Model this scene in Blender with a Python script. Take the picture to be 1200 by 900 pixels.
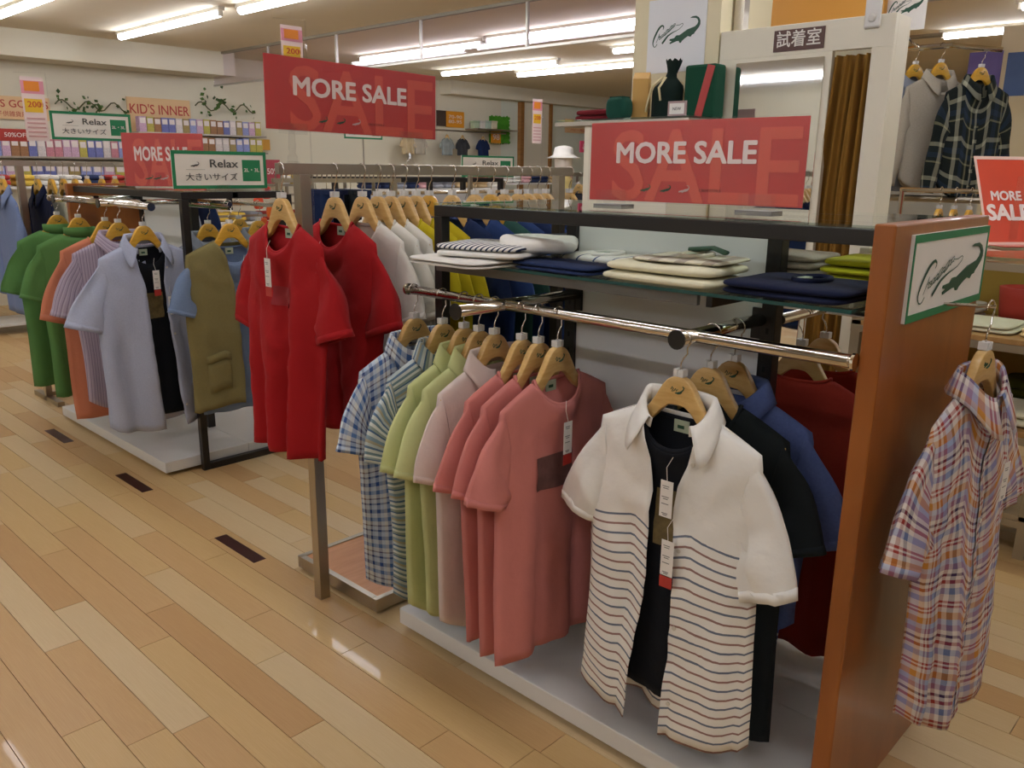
import bpy, bmesh, math, random
from mathutils import Vector, Matrix, noise
for _o in list(bpy.data.objects): bpy.data.objects.remove(_o)
SC = bpy.context.scene
COL = SC.collection
R_ = random.Random(7)
# ---------------------------------------------------------------- camera (x: right-away, y: left-away)
F_PX, CAM_H = 977.0, 1.5
def _n(v): return Vector(v).normalized()
_dn = _n((-45, 3790, F_PX))
_va = Vector((-1054, -264, F_PX)); _ya = (_va - _dn * _va.dot(_dn)).normalized()
_za = -_dn; _xa = _ya.cross(_za)
RW = Matrix((_xa, _ya, _za))            # image (right, down, forward) -> world
CAM = Vector((0, 0, CAM_H))
def ray(px, py): return RW @ Vector((px - 600, py - 450, F_PX))
def on_x(px, py, X): r = ray(px, py); return CAM + r * (X / r.x)
def on_y(px, py, Y): r = ray(px, py); return CAM + r * (Y / r.y)
def on_z(px, py, Z): r = ray(px, py); return CAM + r * ((Z - CAM_H) / r.z)
def project(P):
    c = RW.transposed() @ (Vector(P) - CAM)
    return (600 + F_PX * c.x / c.z, 450 + F_PX * c.y / c.z, c.z)
cd = bpy.data.cameras.new('camera'); cam = bpy.data.objects.new('camera', cd); COL.objects.link(cam)
cd.sensor_width = 36; cd.lens = F_PX / 1200 * 36; cd.clip_start = 0.02
_r = RW @ Vector((1, 0, 0)); _u = RW @ Vector((0, -1, 0)); _f = RW @ Vector((0, 0, 1))
cam.matrix_world = Matrix(((_r.x, _u.x, -_f.x, 0), (_r.y, _u.y, -_f.y, 0), (_r.z, _u.z, -_f.z, CAM_H), (0, 0, 0, 1)))
SC.camera = cam
# ---------------------------------------------------------------- world, exposure
W = bpy.data.worlds.new('world'); SC.world = W; W.use_nodes = True
W.node_tree.nodes['Background'].inputs[0].default_value = (1.0, 0.97, 0.93, 1)
W.node_tree.nodes['Background'].inputs[1].default_value = 0.0
SC.view_settings.view_transform = 'Standard'; SC.view_settings.look = 'None'
SC.view_settings.exposure = 1.0; SC.view_settings.gamma = 1.0; SC.view_settings.use_curve_mapping = False
try:
    SC.cycles.use_denoising = True; SC.cycles.max_bounces = 7; SC.cycles.transparent_max_bounces = 14
    SC.cycles.sample_clamp_indirect = 4.0
except Exception: pass
TUBE_POWER = 11.5
# ---------------------------------------------------------------- helpers
def lin(c):
    if isinstance(c, str):
        c = c.lstrip('#'); c = [int(c[i:i+2], 16) / 255 for i in (0, 2, 4)]
    return tuple((x / 12.92 if x <= .04045 else ((x + .055) / 1.055) ** 2.4) for x in c) + (1,)
class MB:
    def __init__(s): s.v = []; s.f = []; s.uv = {}; s.mi = []
    def vert(s, p): s.v.append(tuple(p)); return len(s.v) - 1
    def face(s, ids, uv=None, mi=0):
        s.f.append(tuple(ids)); s.mi.append(mi)
        if uv is not None: s.uv[len(s.f) - 1] = uv
    def box(s, x0, x1, y0, y1, z0, z1, mi=0):
        b = len(s.v)
        s.v += [(x0,y0,z0),(x1,y0,z0),(x1,y1,z0),(x0,y1,z0),(x0,y0,z1),(x1,y0,z1),(x1,y1,z1),(x0,y1,z1)]
        for q in ((0,3,2,1),(4,5,6,7),(0,1,5,4),(1,2,6,5),(2,3,7,6),(3,0,4,7)): s.face([b+i for i in q], None, mi)
        return s
    def tube(s, pts, r, n=10, caps=True, mi=0, flat=1.0):
        pts = [Vector(p) for p in pts]; rs = r if isinstance(r, (list, tuple)) else [r] * len(pts)
        rings = []; prev = None
        for i, p in enumerate(pts):
            t = (pts[min(i+1, len(pts)-1)] - pts[max(i-1, 0)]).normalized()
            if prev is None:
                a = Vector((0, 0, 1)) if abs(t.z) < .9 else Vector((1, 0, 0))
                nx = t.cross(a).normalized()
            else: nx = (prev - t * prev.dot(t)).normalized()
            prev = nx; ny = t.cross(nx)
            rings.append([s.vert(p + (nx * math.cos(k*2*math.pi/n) + ny * math.sin(k*2*math.pi/n) * flat) * rs[i]) for k in range(n)])
        for a, b in zip(rings, rings[1:]):
            for k in range(n): s.face((a[k], a[(k+1) % n], b[(k+1) % n], b[k]), None, mi)
        if caps:
            s.face(rings[0][::-1], None, mi); s.face(rings[-1], None, mi)
        return s
    def cyl(s, p0, p1, r, n=14, mi=0): return s.tube([p0, p1], r, n, True, mi)
    def prism(s, poly, y0, y1, mi=0):               # poly in xz
        n = len(poly); b = len(s.v)
        s.v += [(x, y0, z) for x, z in poly] + [(x, y1, z) for x, z in poly]
        s.face(range(b, b+n), None, mi); s.face(range(b+2*n-1, b+n-1, -1), None, mi)
        for i in range(n): j = (i+1) % n; s.face((b+j, b+i, b+n+i, b+n+j), None, mi)
        return s
    def sheet(s, P, nu, nv, uvf=None, closed=False, mi=0):   # P(i,j) -> point
        b = len(s.v)
        for j in range(nv+1):
            for i in range(nu + (0 if closed else 1)): s.v.append(tuple(P(i, j)))
        m = nu if closed else nu + 1
        for j in range(nv):
            for i in range(nu):
                k = (i+1) % m if closed else i+1
                ids = (b+j*m+i, b+j*m+k, b+(j+1)*m+k, b+(j+1)*m+i)
                uv = None
                if uvf: uv = [uvf(i, j), uvf(i+1, j), uvf(i+1, j+1), uvf(i, j+1)]
                s.face(ids, uv, mi)
        return s
    def mesh(s, name, mats, smooth=False):
        me = bpy.data.meshes.new(name); me.from_pydata(s.v, [], s.f)
        for m in (mats if isinstance(mats, (list, tuple)) else [mats]): me.materials.append(m)
        if s.uv:
            l = me.uv_layers.new(name='UVMap')
            for fi, uv in s.uv.items():
                for k, li in enumerate(me.polygons[fi].loop_indices): l.data[li].uv = uv[k]
        if any(s.mi): me.polygons.foreach_set('material_index', s.mi)
        if smooth: me.polygons.foreach_set('use_smooth', [True] * len(me.polygons))
        me.update(); return me
    def build(s, name, mats, parent=None, loc=(0,0,0), rz=0, smooth=False, bevel=0, solid=0, fix=False):
        me = s.mesh(name, mats, smooth)
        if fix:
            bm = bmesh.new(); bm.from_mesh(me); bmesh.ops.recalc_face_normals(bm, faces=bm.faces); bm.to_mesh(me); bm.free()
        return link(name, me, parent, loc, rz, bevel, solid)
def link(name, me, parent=None, loc=(0,0,0), rz=0, bevel=0, solid=0):
    o = bpy.data.objects.new(name, me); COL.objects.link(o)
    o.location = loc; o.rotation_euler = (0, 0, rz)
    if parent: o.parent = parent
    if solid:
        m = o.modifiers.new('solid', 'SOLIDIFY'); m.thickness = solid; m.offset = 0
    if bevel:
        m = o.modifiers.new('bevel', 'BEVEL'); m.width = bevel; m.segments = 2; m.limit_method = 'ANGLE'
    return o
def empty(name, loc=(0,0,0), rz=0, label=None, cat=None, group=None, kind=None, parent=None):
    o = bpy.data.objects.new(name, None); COL.objects.link(o)
    o.location = loc; o.rotation_euler = (0, 0, rz); o.empty_display_size = .05
    if parent: o.parent = parent
    return tag(o, label, cat, group, kind)
def tag(o, label=None, cat=None, group=None, kind=None):
    if label: o['label'] = label
    if cat: o['category'] = cat
    if group: o['group'] = group
    if kind: o['kind'] = kind
    return o
def copy_tree(o, parent=None):
    c = o.copy(); COL.objects.link(c)
    if parent: c.parent = parent
    for ch in o.children: copy_tree(ch, c)
    return c
_tx = {}
def text_mesh(s, size, mat, bold=0.0, shear=0.0, spacing=1.0, depth=.0006):
    key = (s, size, mat.name, bold, shear, spacing)
    if key in _tx: return _tx[key]
    cu = bpy.data.curves.new('txt', 'FONT'); cu.body = s; cu.size = size; cu.align_x = 'CENTER'; cu.align_y = 'CENTER'
    cu.offset = 0; cu.shear = shear; cu.space_character = spacing; cu.extrude = depth; cu.resolution_u = 3
    ob = bpy.data.objects.new('txt', cu); COL.objects.link(ob)
    dg = bpy.context.evaluated_depsgraph_get(); dg.update()
    me = bpy.data.meshes.new_from_object(ob.evaluated_get(dg))
    bpy.data.objects.remove(ob); bpy.data.curves.remove(cu)
    for v in me.vertices: v.co = (v.co.x, -v.co.z, v.co.y)      # stand upright, facing -y
    if bold:
        bm = bmesh.new(); d = bold * size
        for k, (dx, dz) in enumerate(((0, 0), (d, 0), (-d, 0), (0, d), (0, -d), (d * .7, d * .7), (-d * .7, -d * .7), (d * .7, -d * .7), (-d * .7, d * .7))):
            m2 = me.copy(); m2.transform(Matrix.Translation((dx, -.00002 * k, dz))); bm.from_mesh(m2); bpy.data.meshes.remove(m2)
        bm.to_mesh(me); bm.free()
    me.materials.clear(); me.materials.append(mat); me.name = 'lettering'
    _tx[key] = me; return me
def text(parent, s, x, y, z, size, mat, bold=0.006, width=None, shear=0.0, name='lettering', spacing=1.0):
    me = text_mesh(s, size, mat, bold, shear, spacing)
    o = link(name, me, parent, (x, y, z))
    if width and len(me.vertices):
        w = max(v.co.x for v in me.vertices) - min(v.co.x for v in me.vertices)
        if w > 0: o.scale = (width / w, 1, 1)
    return o
# ---------------------------------------------------------------- materials
_m = {}
def mat(name, col, rough=.6, metal=0.0, spec=.5, bump=0.0, bscale=200, vary=0.0, vscale=6, coat=0.0, emit=None, estr=1.0, sheen=0.0):
    if name in _m: return _m[name]
    m = bpy.data.materials.new(name); m.use_nodes = True; nt = m.node_tree; b = nt.nodes['Principled BSDF']
    c = lin(col); b.inputs['Base Color'].default_value = c
    b.inputs['Roughness'].default_value = rough; b.inputs['Metallic'].default_value = metal
    b.inputs['Specular IOR Level'].default_value = spec; b.inputs['Coat Weight'].default_value = coat
    b.inputs['Sheen Weight'].default_value = sheen
    if emit: b.inputs['Emission Color'].default_value = lin(emit); b.inputs['Emission Strength'].default_value = estr
    tc = nt.nodes.new('ShaderNodeTexCoord')
    if vary:
        n = nt.nodes.new('ShaderNodeTexNoise'); n.inputs['Scale'].default_value = vscale; n.inputs['Detail'].default_value = 4
        nt.links.new(tc.outputs['Object'], n.inputs['Vector'])
        mx = nt.nodes.new('ShaderNodeMix'); mx.data_type = 'RGBA'
        mx.inputs[6].default_value = tuple(x * (1 - vary) for x in c[:3]) + (1,)
        mx.inputs[7].default_value = tuple(min(1, x * (1 + vary)) for x in c[:3]) + (1,)
        nt.links.new(n.outputs[0], mx.inputs[0]); nt.links.new(mx.outputs[2], b.inputs['Base Color'])
    if bump:
        n = nt.nodes.new('ShaderNodeTexNoise'); n.inputs['Scale'].default_value = bscale; n.inputs['Detail'].default_value = 3
        nt.links.new(tc.outputs['Object'], n.inputs['Vector'])
        bp = nt.nodes.new('ShaderNodeBump'); bp.inputs['Strength'].default_value = bump; bp.inputs['Distance'].default_value = .002
        nt.links.new(n.outputs[0], bp.inputs['Height']); nt.links.new(bp.outputs[0], b.inputs['Normal'])
    _m[name] = m; return m
def glass(name, tint=(1, 1, 1), rough=0.0, ior=1.45, refl=1.0):
    if name in _m: return _m[name]
    m = bpy.data.materials.new(name); m.use_nodes = True; nt = m.node_tree; nt.nodes.clear()
    o = nt.nodes.new('ShaderNodeOutputMaterial'); t = nt.nodes.new('ShaderNodeBsdfTransparent'); g = nt.nodes.new('ShaderNodeBsdfGlossy')
    mx = nt.nodes.new('ShaderNodeMixShader'); lw = nt.nodes.new('ShaderNodeLayerWeight'); lw.inputs[0].default_value = .5
    pw = nt.nodes.new('ShaderNodeMath'); pw.operation = 'POWER'; pw.inputs[1].default_value = 5; nt.links.new(lw.outputs['Facing'], pw.inputs[0])
    f0 = ((ior - 1) / (ior + 1)) ** 2
    ma = nt.nodes.new('ShaderNodeMath'); ma.operation = 'MULTIPLY_ADD'; ma.inputs[1].default_value = 1 - f0; ma.inputs[2].default_value = f0; nt.links.new(pw.outputs[0], ma.inputs[0])
    t.inputs[0].default_value = tuple(tint) + (1,); g.inputs['Roughness'].default_value = rough
    g.inputs[0].default_value = (refl, refl, refl, 1)
    nt.links.new(ma.outputs[0], mx.inputs[0]); nt.links.new(t.outputs[0], mx.inputs[1]); nt.links.new(g.outputs[0], mx.inputs[2]); nt.links.new(mx.outputs[0], o.inputs[0])
    _m[name] = m; return m
def fabric(name, col, vary=.06, rough=.9, heather=0.0, sheen=.02):
    """woven cloth: fine thread bump, soft uneven dye"""
    if name in _m: return _m[name]
    m = mat(name, col, rough=rough, spec=.2, sheen=sheen); nt = m.node_tree; b = nt.nodes['Principled BSDF']
    c = lin(col); tc = nt.nodes['Texture Coordinate']
    n = nt.nodes.new('ShaderNodeTexNoise'); n.inputs['Scale'].default_value = 9 if not heather else 160; n.inputs['Detail'].default_value = 5
    nt.links.new(tc.outputs['Object'], n.inputs['Vector'])
    k = max(vary, heather); mx = nt.nodes.new('ShaderNodeMix'); mx.data_type = 'RGBA'
    mx.inputs[6].default_value = tuple(x * (1 - k) for x in c[:3]) + (1,); mx.inputs[7].default_value = tuple(min(1, x * (1 + k)) for x in c[:3]) + (1,)
    nt.links.new(n.outputs[0], mx.inputs[0]); nt.links.new(mx.outputs[2], b.inputs['Base Color'])
    _weave(nt, b, tc); return m
def _weave(nt, b, tc):
    n2 = nt.nodes.new('ShaderNodeTexNoise'); n2.inputs['Scale'].default_value = 13; n2.inputs['Detail'].default_value = 4
    nt.links.new(tc.outputs['Object'], n2.inputs['Vector'])
    bp = nt.nodes.new('ShaderNodeBump'); bp.inputs['Strength'].default_value = .4; bp.inputs['Distance'].default_value = .012
    nt.links.new(n2.outputs[0], bp.inputs['Height']); nt.links.new(bp.outputs[0], b.inputs['Normal'])
def _ramp(nt, stops):
    r = nt.nodes.new('ShaderNodeValToRGB'); r.color_ramp.interpolation = 'CONSTANT'
    e = r.color_ramp.elements
    e[0].position = stops[0][0]; e[0].color = lin(stops[0][1])
    e[1].position = stops[1][0]; e[1].color = lin(stops[1][1])
    for p, c in stops[2:]:
        k = e.new(p); k.color = lin(c)
    return r
def weave(name, warp=None, weft=None, pw=.1, pf=.1, mixf=.5, rough=.9):
    """warp/weft: [(position 0..1, colour)] repeated every pw / pf metres of cloth (UV in metres)"""
    if name in _m: return _m[name]
    m = mat(name, '#ffffff', rough=rough, spec=.2, sheen=.02); nt = m.node_tree; b = nt.nodes['Principled BSDF']; tc = nt.nodes['Texture Coordinate']
    sp = nt.nodes.new('ShaderNodeSeparateXYZ'); nt.links.new(tc.outputs['UV'], sp.inputs[0])
    outs = []
    for stops, per, ax in ((warp, pw, 0), (weft, pf, 1)):
        if not stops: continue
        d = nt.nodes.new('ShaderNodeMath'); d.operation = 'DIVIDE'; d.inputs[1].default_value = per; nt.links.new(sp.outputs[ax], d.inputs[0])
        fr = nt.nodes.new('ShaderNodeMath'); fr.operation = 'FRACT'; nt.links.new(d.outputs[0], fr.inputs[0])
        r = _ramp(nt, stops); nt.links.new(fr.outputs[0], r.inputs[0]); outs.append(r.outputs[0])
    if len(outs) == 2:
        mx = nt.nodes.new('ShaderNodeMix'); mx.data_type = 'RGBA'; mx.inputs[0].default_value = mixf
        nt.links.new(outs[0], mx.inputs[6]); nt.links.new(outs[1], mx.inputs[7]); out = mx.outputs[2]
    else: out = outs[0]
    nt.links.new(out, b.inputs['Base Color']); _weave(nt, b, tc); return m
def wood(name, c1, c2, scale=(2, 2, 18), rough=.35, coat=.2):
    if name in _m: return _m[name]
    m = mat(name, c1, rough=rough, coat=coat); nt = m.node_tree; b = nt.nodes['Principled BSDF']; tc = nt.nodes['Texture Coordinate']
    mp = nt.nodes.new('ShaderNodeMapping'); mp.inputs['Scale'].default_value = scale; nt.links.new(tc.outputs['Object'], mp.inputs[0])
    n = nt.nodes.new('ShaderNodeTexNoise'); n.inputs['Scale'].default_value = 3; n.inputs['Detail'].default_value = 7; n.inputs['Distortion'].default_value = .6
    nt.links.new(mp.outputs[0], n.inputs['Vector'])
    r = nt.nodes.new('ShaderNodeValToRGB'); r.color_ramp.elements[0].position = .3; r.color_ramp.elements[1].position = .72
    r.color_ramp.elements[0].color = lin(c2); r.color_ramp.elements[1].color = lin(c1)
    nt.links.new(n.outputs[0], r.inputs[0]); nt.links.new(r.outputs[0], b.inputs['Base Color'])
    _m[name] = m; return m
M_ceil = mat('ceiling_paint', '#dfd2b4', .85, vary=.05, vscale=1.5, bump=.1, bscale=120)
M_wall = mat('wall_paint', '#e3dcc4', .85, vary=.04, vscale=1.2)
M_wallg = mat('wall_pale_green', '#dfe4d2', .85, vary=.03, vscale=1.2)
M_white = mat('white_laminate', '#d9d6cf', .45, vary=.04, vscale=3)
M_cream = mat('cream_panel', '#e6dfc9', .5, vary=.03, vscale=2)
M_black = mat('black_metal', '#17130f', .38, spec=.5, bump=.05)
M_chrome = mat('chrome', '#d4cec4', .12, 1.0)
M_steel = mat('brushed_steel', '#b0a898', .32, 1.0, bump=.05, bscale=300)
M_orange = wood('cherry_veneer', '#9d5a22', '#874917', (3, 3, .8))
M_glass = glass('shelf_glass', (.90, .97, .94))
M_edge = mat('glass_edge', '#1d4b45', .15, spec=.7)
M_acryl = glass('clear_acrylic', (.96, .96, .96), 0, 1.4)
M_hang = wood('hanger_wood', '#d6b272', '#c49a56', (6, 10, 30), .35, .3)
M_hangy = wood('hanger_wood_yellow', '#d9a93c', '#c9962c', (6, 10, 30), .35, .3)
M_cap = mat('hanger_cap', '#d8d6d0', .3)
M_green = mat('print_green', '#157a4a', .5)
M_dgreen = mat('print_dark_green', '#14492f', .5)
M_card = mat('white_card', '#e6e1d8', .5)
M_cardprint = mat('card_print', '#6a6663', .6)
M_redlbl = mat('red_sticker', '#b5352c', .5)
M_lbl = mat('neck_label', '#aeb79c', .7)
M_red = mat('sign_red', '#c42f2e', .35, coat=.6, vary=.08, vscale=2)
M_red2 = mat('sign_red_light', '#d8523f', .35, coat=.6)
M_textw = mat('sign_white', '#f1ded6', .5)
M_string = mat('string', '#d8d2c4', .7)
# ================================================================ the setting
def struct(o): o['kind'] = 'structure'; return o
CE = 2.8
floor = struct(MB().box(-4, 15, -4, 11, -.08, -.012).build('floor', mat('floor_bed', '#5d4426', .8)))
PW, PL = .108, .92
tones = [('#cfb486', '#c6a877'), ('#c9a572', '#be9763'), ('#d2ba90', '#c9ae82'), ('#c29b68', '#b78e5a'), ('#cdad78', '#c3a068')]
PM = [wood('maple_plank_%d' % i, a, b, (26, 2.2, 8), .42, .12) for i, (a, b) in enumerate(tones)]
pm_mesh = []
for m in PM:
    b = MB(); e = .0011
    b.v = [(0,0,-.012),(1,0,-.012),(1,1,-.012),(0,1,-.012)]
    ex = e / PW; ey = e / PL
    b.v += [(ex,ey,0),(1-ex,ey,0),(1-ex,1-ey,0),(ex,1-ey,0)]
    for q in ((4,5,6,7),(0,1,5,4),(1,2,6,5),(2,3,7,6),(3,0,4,7)): b.face(q)
    pm_mesh.append(b.mesh('plank', m))
planks = []
for k in range(int(-2.2 / PW), int(12 / PW)):
    x0 = .462 + k * PW; y = -3.0 + R_.random() * PL
    while y < 10.6:
        L = PL * (1 if R_.random() < .8 else R_.uniform(.55, .9))
        planks.append((x0, y, L, R_.choices(range(5), (3, 3, 3, 1.4, 3))[0])); y += L
def vis(p):
    best = 0
    for a in (0, .5, 1):
        x, y, d = project((p[0] + PW / 2, p[1] + p[2] * a, 0))
        if d > .2 and -20 < x < 1220 and 300 < y < 930:
            hid = (380 < x < 1010 and y < 700 + .35 * (x - 400)) or (y < 480)
            best = max(best, (1 / d) * (.35 if hid else 1))
    return best
planks.sort(key=vis, reverse=True)
rest = MB()
for i, (x, y, L, t) in enumerate(planks):
    if i < 290 and vis(planks[i]) > 0:
        o = link('plank', pm_mesh[t], floor, (x, y, 0)); o.scale = (PW, L, 1)
    else:
        e = .0011; rest.box(x + e, x + PW - e, y + e, y + L - e, -.012, 0, t)
ro = rest.build('plank_field', PM, floor); ro['kind'] = 'stuff'
M_mark = mat('dark_inlay', '#3a1512', .4, coat=.3)
for (x, y) in ((1.461, 2.775), (1.461, 3.80), (1.461, 4.82)):
    MB().box(x, x + .053, y, y + .32, -.01, .0008).build('floor_inlay', M_mark, floor)
ceil = struct(MB().box(-5, 16, -5, 11, CE, CE + .1).build('ceiling', M_ceil))
struct(MB().box(-5, 10.35, 10.2, 10.35, 0, CE).build('wall_back', M_wall))
struct(MB().box(10.35, 16, 10.2, 10.35, 0, CE).build('wall_back_far', M_wallg))
struct(MB().box(-5.1, -5, -5, 10.3, 0, CE).build('wall_left', M_wall))
struct(MB().box(16, 16.1, -5, 10.3, 0, CE).build('wall_right', M_wall))
struct(MB().box(-5, 16, -5.1, -5, 0, CE).build('wall_front', M_wall))
struct(MB().box(-5, 5.35, 9.75, 10.2, CE - .26, CE).build('trim_soffit', M_wall))
struct(MB().box(9.0, 16, 9.95, 10.2, CE - .2, CE).build('trim_soffit_far', M_wall))
t = struct(MB().box(10.75, 10.83, 10.12, 10.2, 0, CE - .05).build('trim_door', wood('door_trim_wood', '#a8753a', '#8d5e2a')))
MB().box(11.5, 11.56, 10.12, 10.2, 0, CE - .05).build('casing', wood('door_trim_wood', '', ''), t)
MB().box(10.83, 11.5, 10.12, 10.2, CE - .12, CE - .05).build('casing', wood('door_trim_wood', '', ''), t)
struct(MB().box(10.83, 11.5, 10.16, 10.2, 0, CE - .12).build('door_1', M_wall))
# pillar with its recessed side joint
pil = struct(MB().box(3.8, 4.3, 2.27, 2.775, 0, CE).build('wall_pillar', mat('pillar_cream', '#e5d9b4', .6, vary=.03, vscale=2)))
# smoke barrier of glass hanging from the ceiling
sb = struct(empty('trim_smoke_barrier', (5.2, 0, 0)))
MB().box(-.003, .003, -3, 10.0, 2.44, 2.79).build('pane', glass('barrier_glass', (.93, .90, .95), 0, 1.45), sb)
MB().box(-.012, .012, -3, 10.0, 2.425, 2.445).build('bottom_rail', mat('barrier_rail', '#b8b2a4', .3, .6), sb)
MB().box(-.02, .02, -3, 10.0, 2.775, 2.8).build('top_rail', mat('barrier_top', '#8d8570', .5), sb)
for y in (-1.7, -.4, .9, 2.23, 3.53, 4.84, 6.14, 7.44, 8.74):
    MB().box(-.012, .012, y - .01, y + .01, 2.44, 2.79).build('mullion', mat('barrier_rail', ''), sb)
# fluorescent lamps
M_tube = mat('tube_glow', '#ffffff', .4, emit='#ecf0ff', estr=TUBE_POWER)
M_fix = mat('lamp_housing', '#cfc8b8', .5)
fx_h = MB().box(-.028, .028, -.02, 2.12, -.03, 0).mesh('housing', M_fix)
fx_t = MB().cyl((0, .03, -.05), (0, 2.07, -.05), .032, 12).mesh('tube', M_tube, True)
fx_s = MB().box(-.02, .02, 0, .03, -.075, -.03).mesh('socket', M_fix)
def lamp(x, y, lab, sfx=''):
    t_ = empty('fluorescent_lamp' + sfx, (x, y, CE), 0, lab, 'lamp', 'ceiling fluorescent lamps')
    link('housing', fx_h, t_); link('tube' + sfx, fx_t, t_); link('socket', fx_s, t_); link('socket', fx_s, t_, (0, 2.07, 0))
lamp(3.77, 7.05, 'bare fluorescent tube on the ceiling in front of the kids wall')
lamp(3.83, 4.75, 'bare fluorescent tube in line with the tube before the kids wall')
lamp(2.55, 6.9, 'bare fluorescent tube nearest the goods sign wall')
lamp(6.42, 6.6, 'fluorescent tube seen through the glass smoke barrier above the red sale sign')
lamp(6.33, 4.35, 'long fluorescent tube seen through the glass barrier beside the pillar')
lamp(8.07, 7.0, 'fluorescent tube on the ceiling beyond the smoke barrier')
lamp(8.78, 6.25, 'fluorescent tube in the far row beside the far ceiling column')
lamp(8.8, .8, 'fluorescent tube above the hanging grey shirts')
lamp(7.7, 3.8, 'fluorescent tube showing its end beside the pillar beyond the smoke barrier')
lamp(7.65, -.11, 'fluorescent tube showing its end above the blue grey poster')
# the shop's lamp rows go on over the aisles beside and behind the camera
G_ = 'fluorescent tube on the shop ceiling over the aisles'
for x, y in ((3.83, 2.4), (3.83, .1), (3.83, -2.2), (1.3, 4.4), (1.3, 2.1), (1.3, -.2), (1.3, -2.5), (-1.2, 6.7), (-1.2, 4.4), (-1.2, 2.1), (-1.2, -.2), (-1.2, -2.5), (-3.6, 4.4), (-3.6, 1.0), (6.33, -2.7), (8.8, -1.6)):
    lamp(x, y, G_, '_offscreen')
# ================================================================ garments and hangers
def lerp(a, b, t): return a + (b - a) * t
def interp(pts, x):
    if x <= pts[0][0]: return pts[0][1]
    for (a, b), (c, d) in zip(pts, pts[1:]):
        if x <= c: return b + (d - b) * (x - a) / (c - a)
    return pts[-1][1]
def sm(x): x = max(0, min(1, x)); return x * x * (3 - 2 * x)
HT = [(0, -.088), (.012, -.089), (.026, -.095), (.038, -.108), (.05, -.128), (.065, -.152), (.085, -.178), (.11, -.196), (.15, -.213), (.19, -.230), (.205, -.24)]
HB = [(0, -.155), (.02, -.157), (.035, -.166), (.05, -.182), (.065, -.2), (.085, -.214), (.11, -.226), (.15, -.238), (.19, -.248), (.205, -.248)]
def hanger_meshes(m, key):
    xs = [-.21 + .42 * i / 42 for i in range(43)]
    b = MB()
    for s in (-1, 1):
        for x in xs:
            th = .010 if abs(x) < .055 else lerp(.010, .004, min(1, (abs(x) - .055) / .05))
            b.vert((x, s * th, interp(HT, abs(x)))); b.vert((x, s * th, interp(HB, abs(x))))
    n = len(xs)
    for i in range(n - 1):
        a = 2 * i; c = 2 * n + 2 * i
        b.face((a, a+1, a+3, a+2)); b.face((c, c+2, c+3, c+1))
        b.face((a, a+2, c+2, c)); b.face((a+1, c+1, c+3, a+3))
    b.face((0, 2*n, 2*n+1, 1)); b.face((2*n-2, 2*n-1, 4*n-1, 4*n-2))
    body = b.mesh('body', m)
    bm = bmesh.new(); bm.from_mesh(body); bmesh.ops.recalc_face_normals(bm, faces=bm.faces)
    ed = [e for e in bm.edges if len(e.link_faces) == 2 and e.calc_face_angle() > .9]
    bmesh.ops.bevel(bm, geom=ed, offset=.0032, segments=2, profile=.6, affect='EDGES')
    for f in bm.faces: f.smooth = True
    bm.to_mesh(body); bm.free()
    return body
HB_W = hanger_meshes(M_hang, 'w'); HB_Y = hanger_meshes(M_hangy, 'y')
_b = MB(); _b.box(-.010, .010, -.008, .008, -.091, -.074); _b.box(-.013, -.004, -.010, .010, -.088, -.071); _b.box(.004, .013, -.010, .010, -.088, -.071)
H_CAP = _b.mesh('cap', M_cap)
_p = [(0, 0, -.08), (0, 0, -.058), (.006, 0, -.045), (.015, 0, -.034)]
for k in range(13):
    a = math.radians(-50 + k * 18.5); _p.append((.0215 * math.cos(a), 0, -.003 + .0215 * math.sin(a)))
H_HOOK = MB().tube(_p, .0019, 7).mesh('hook', M_chrome, True)
_b = MB()
def _stroke(b, pts, w, y):
    b.tube([(x, y, z) for x, z in pts], w, 5)
_stroke(_b, [(-.017, -.120), (-.013, -.113), (-.010, -.117), (-.014, -.125), (-.008, -.122), (-.004, -.116), (-.002, -.122), (.002, -.117)], .0011, -.0102)
_stroke(_b, [(-.004, -.127), (.003, -.125), (.010, -.122), (.016, -.117), (.018, -.111), (.014, -.109)], .0016, -.0102)
_stroke(_b, [(.001, -.128), (.009, -.126), (.013, -.122)], .0014, -.0102)
H_LOGO = _b.mesh('logo_mark', M_dgreen)
def hanger(loc, rz, label, group=None, yellow=False, tilt=0.0):
    t = empty('clothes_hanger', loc, rz, label, 'hanger', group)
    link('body', HB_Y if yellow else HB_W, t); link('cap', H_CAP, t); link('hook', H_HOOK, t); link('logo_mark', H_LOGO, t)
    return t
TAG_C = MB().box(-.0165, .0165, -.0006, .0006, -.088, 0)
TAG_C = TAG_C.mesh('price_tag', M_card)
_b = MB()
for k, (w, z) in enumerate(((.011, -.012), (.009, -.017), (.012, -.038), (.008, -.043), (.012, -.055), (.010, -.078), (.007, -.082))): _b.box(-w, w * .6, -.0012, -.0005, z - .0016, z)
TAG_P = _b.mesh('printed_text', M_cardprint)
TAG_R = MB().box(-.0165, .0165, -.0012, .0006, -.118, -.09).mesh('sale_sticker', M_redlbl)
_b = MB(); _b.tube([(0, 0, 0), (-.006, .004, .03), (.004, .012, .055)], .0008, 5); TAG_S = _b.mesh('tag_string', M_string)
TAG_B = MB().box(-.009, .009, -.0013, -.0005, -.0875, -.064).mesh('barcode_block', mat('barcode_grey', '#8f8b87', .6))
def price_tag(root, x, y, z, sticker=False, rx=0.0, ry=0.0, s=1.0):
    o = link('price_tag', TAG_C, root, (x, y, z)); o.rotation_euler = (rx, ry, 0); o.scale = (s, 1, s)
    link('printed_text', TAG_P, o)['kind'] = 'stuff'; link('tag_string', TAG_S, o)
    if sticker: link('sale_sticker', TAG_R, o)
    return o
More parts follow.
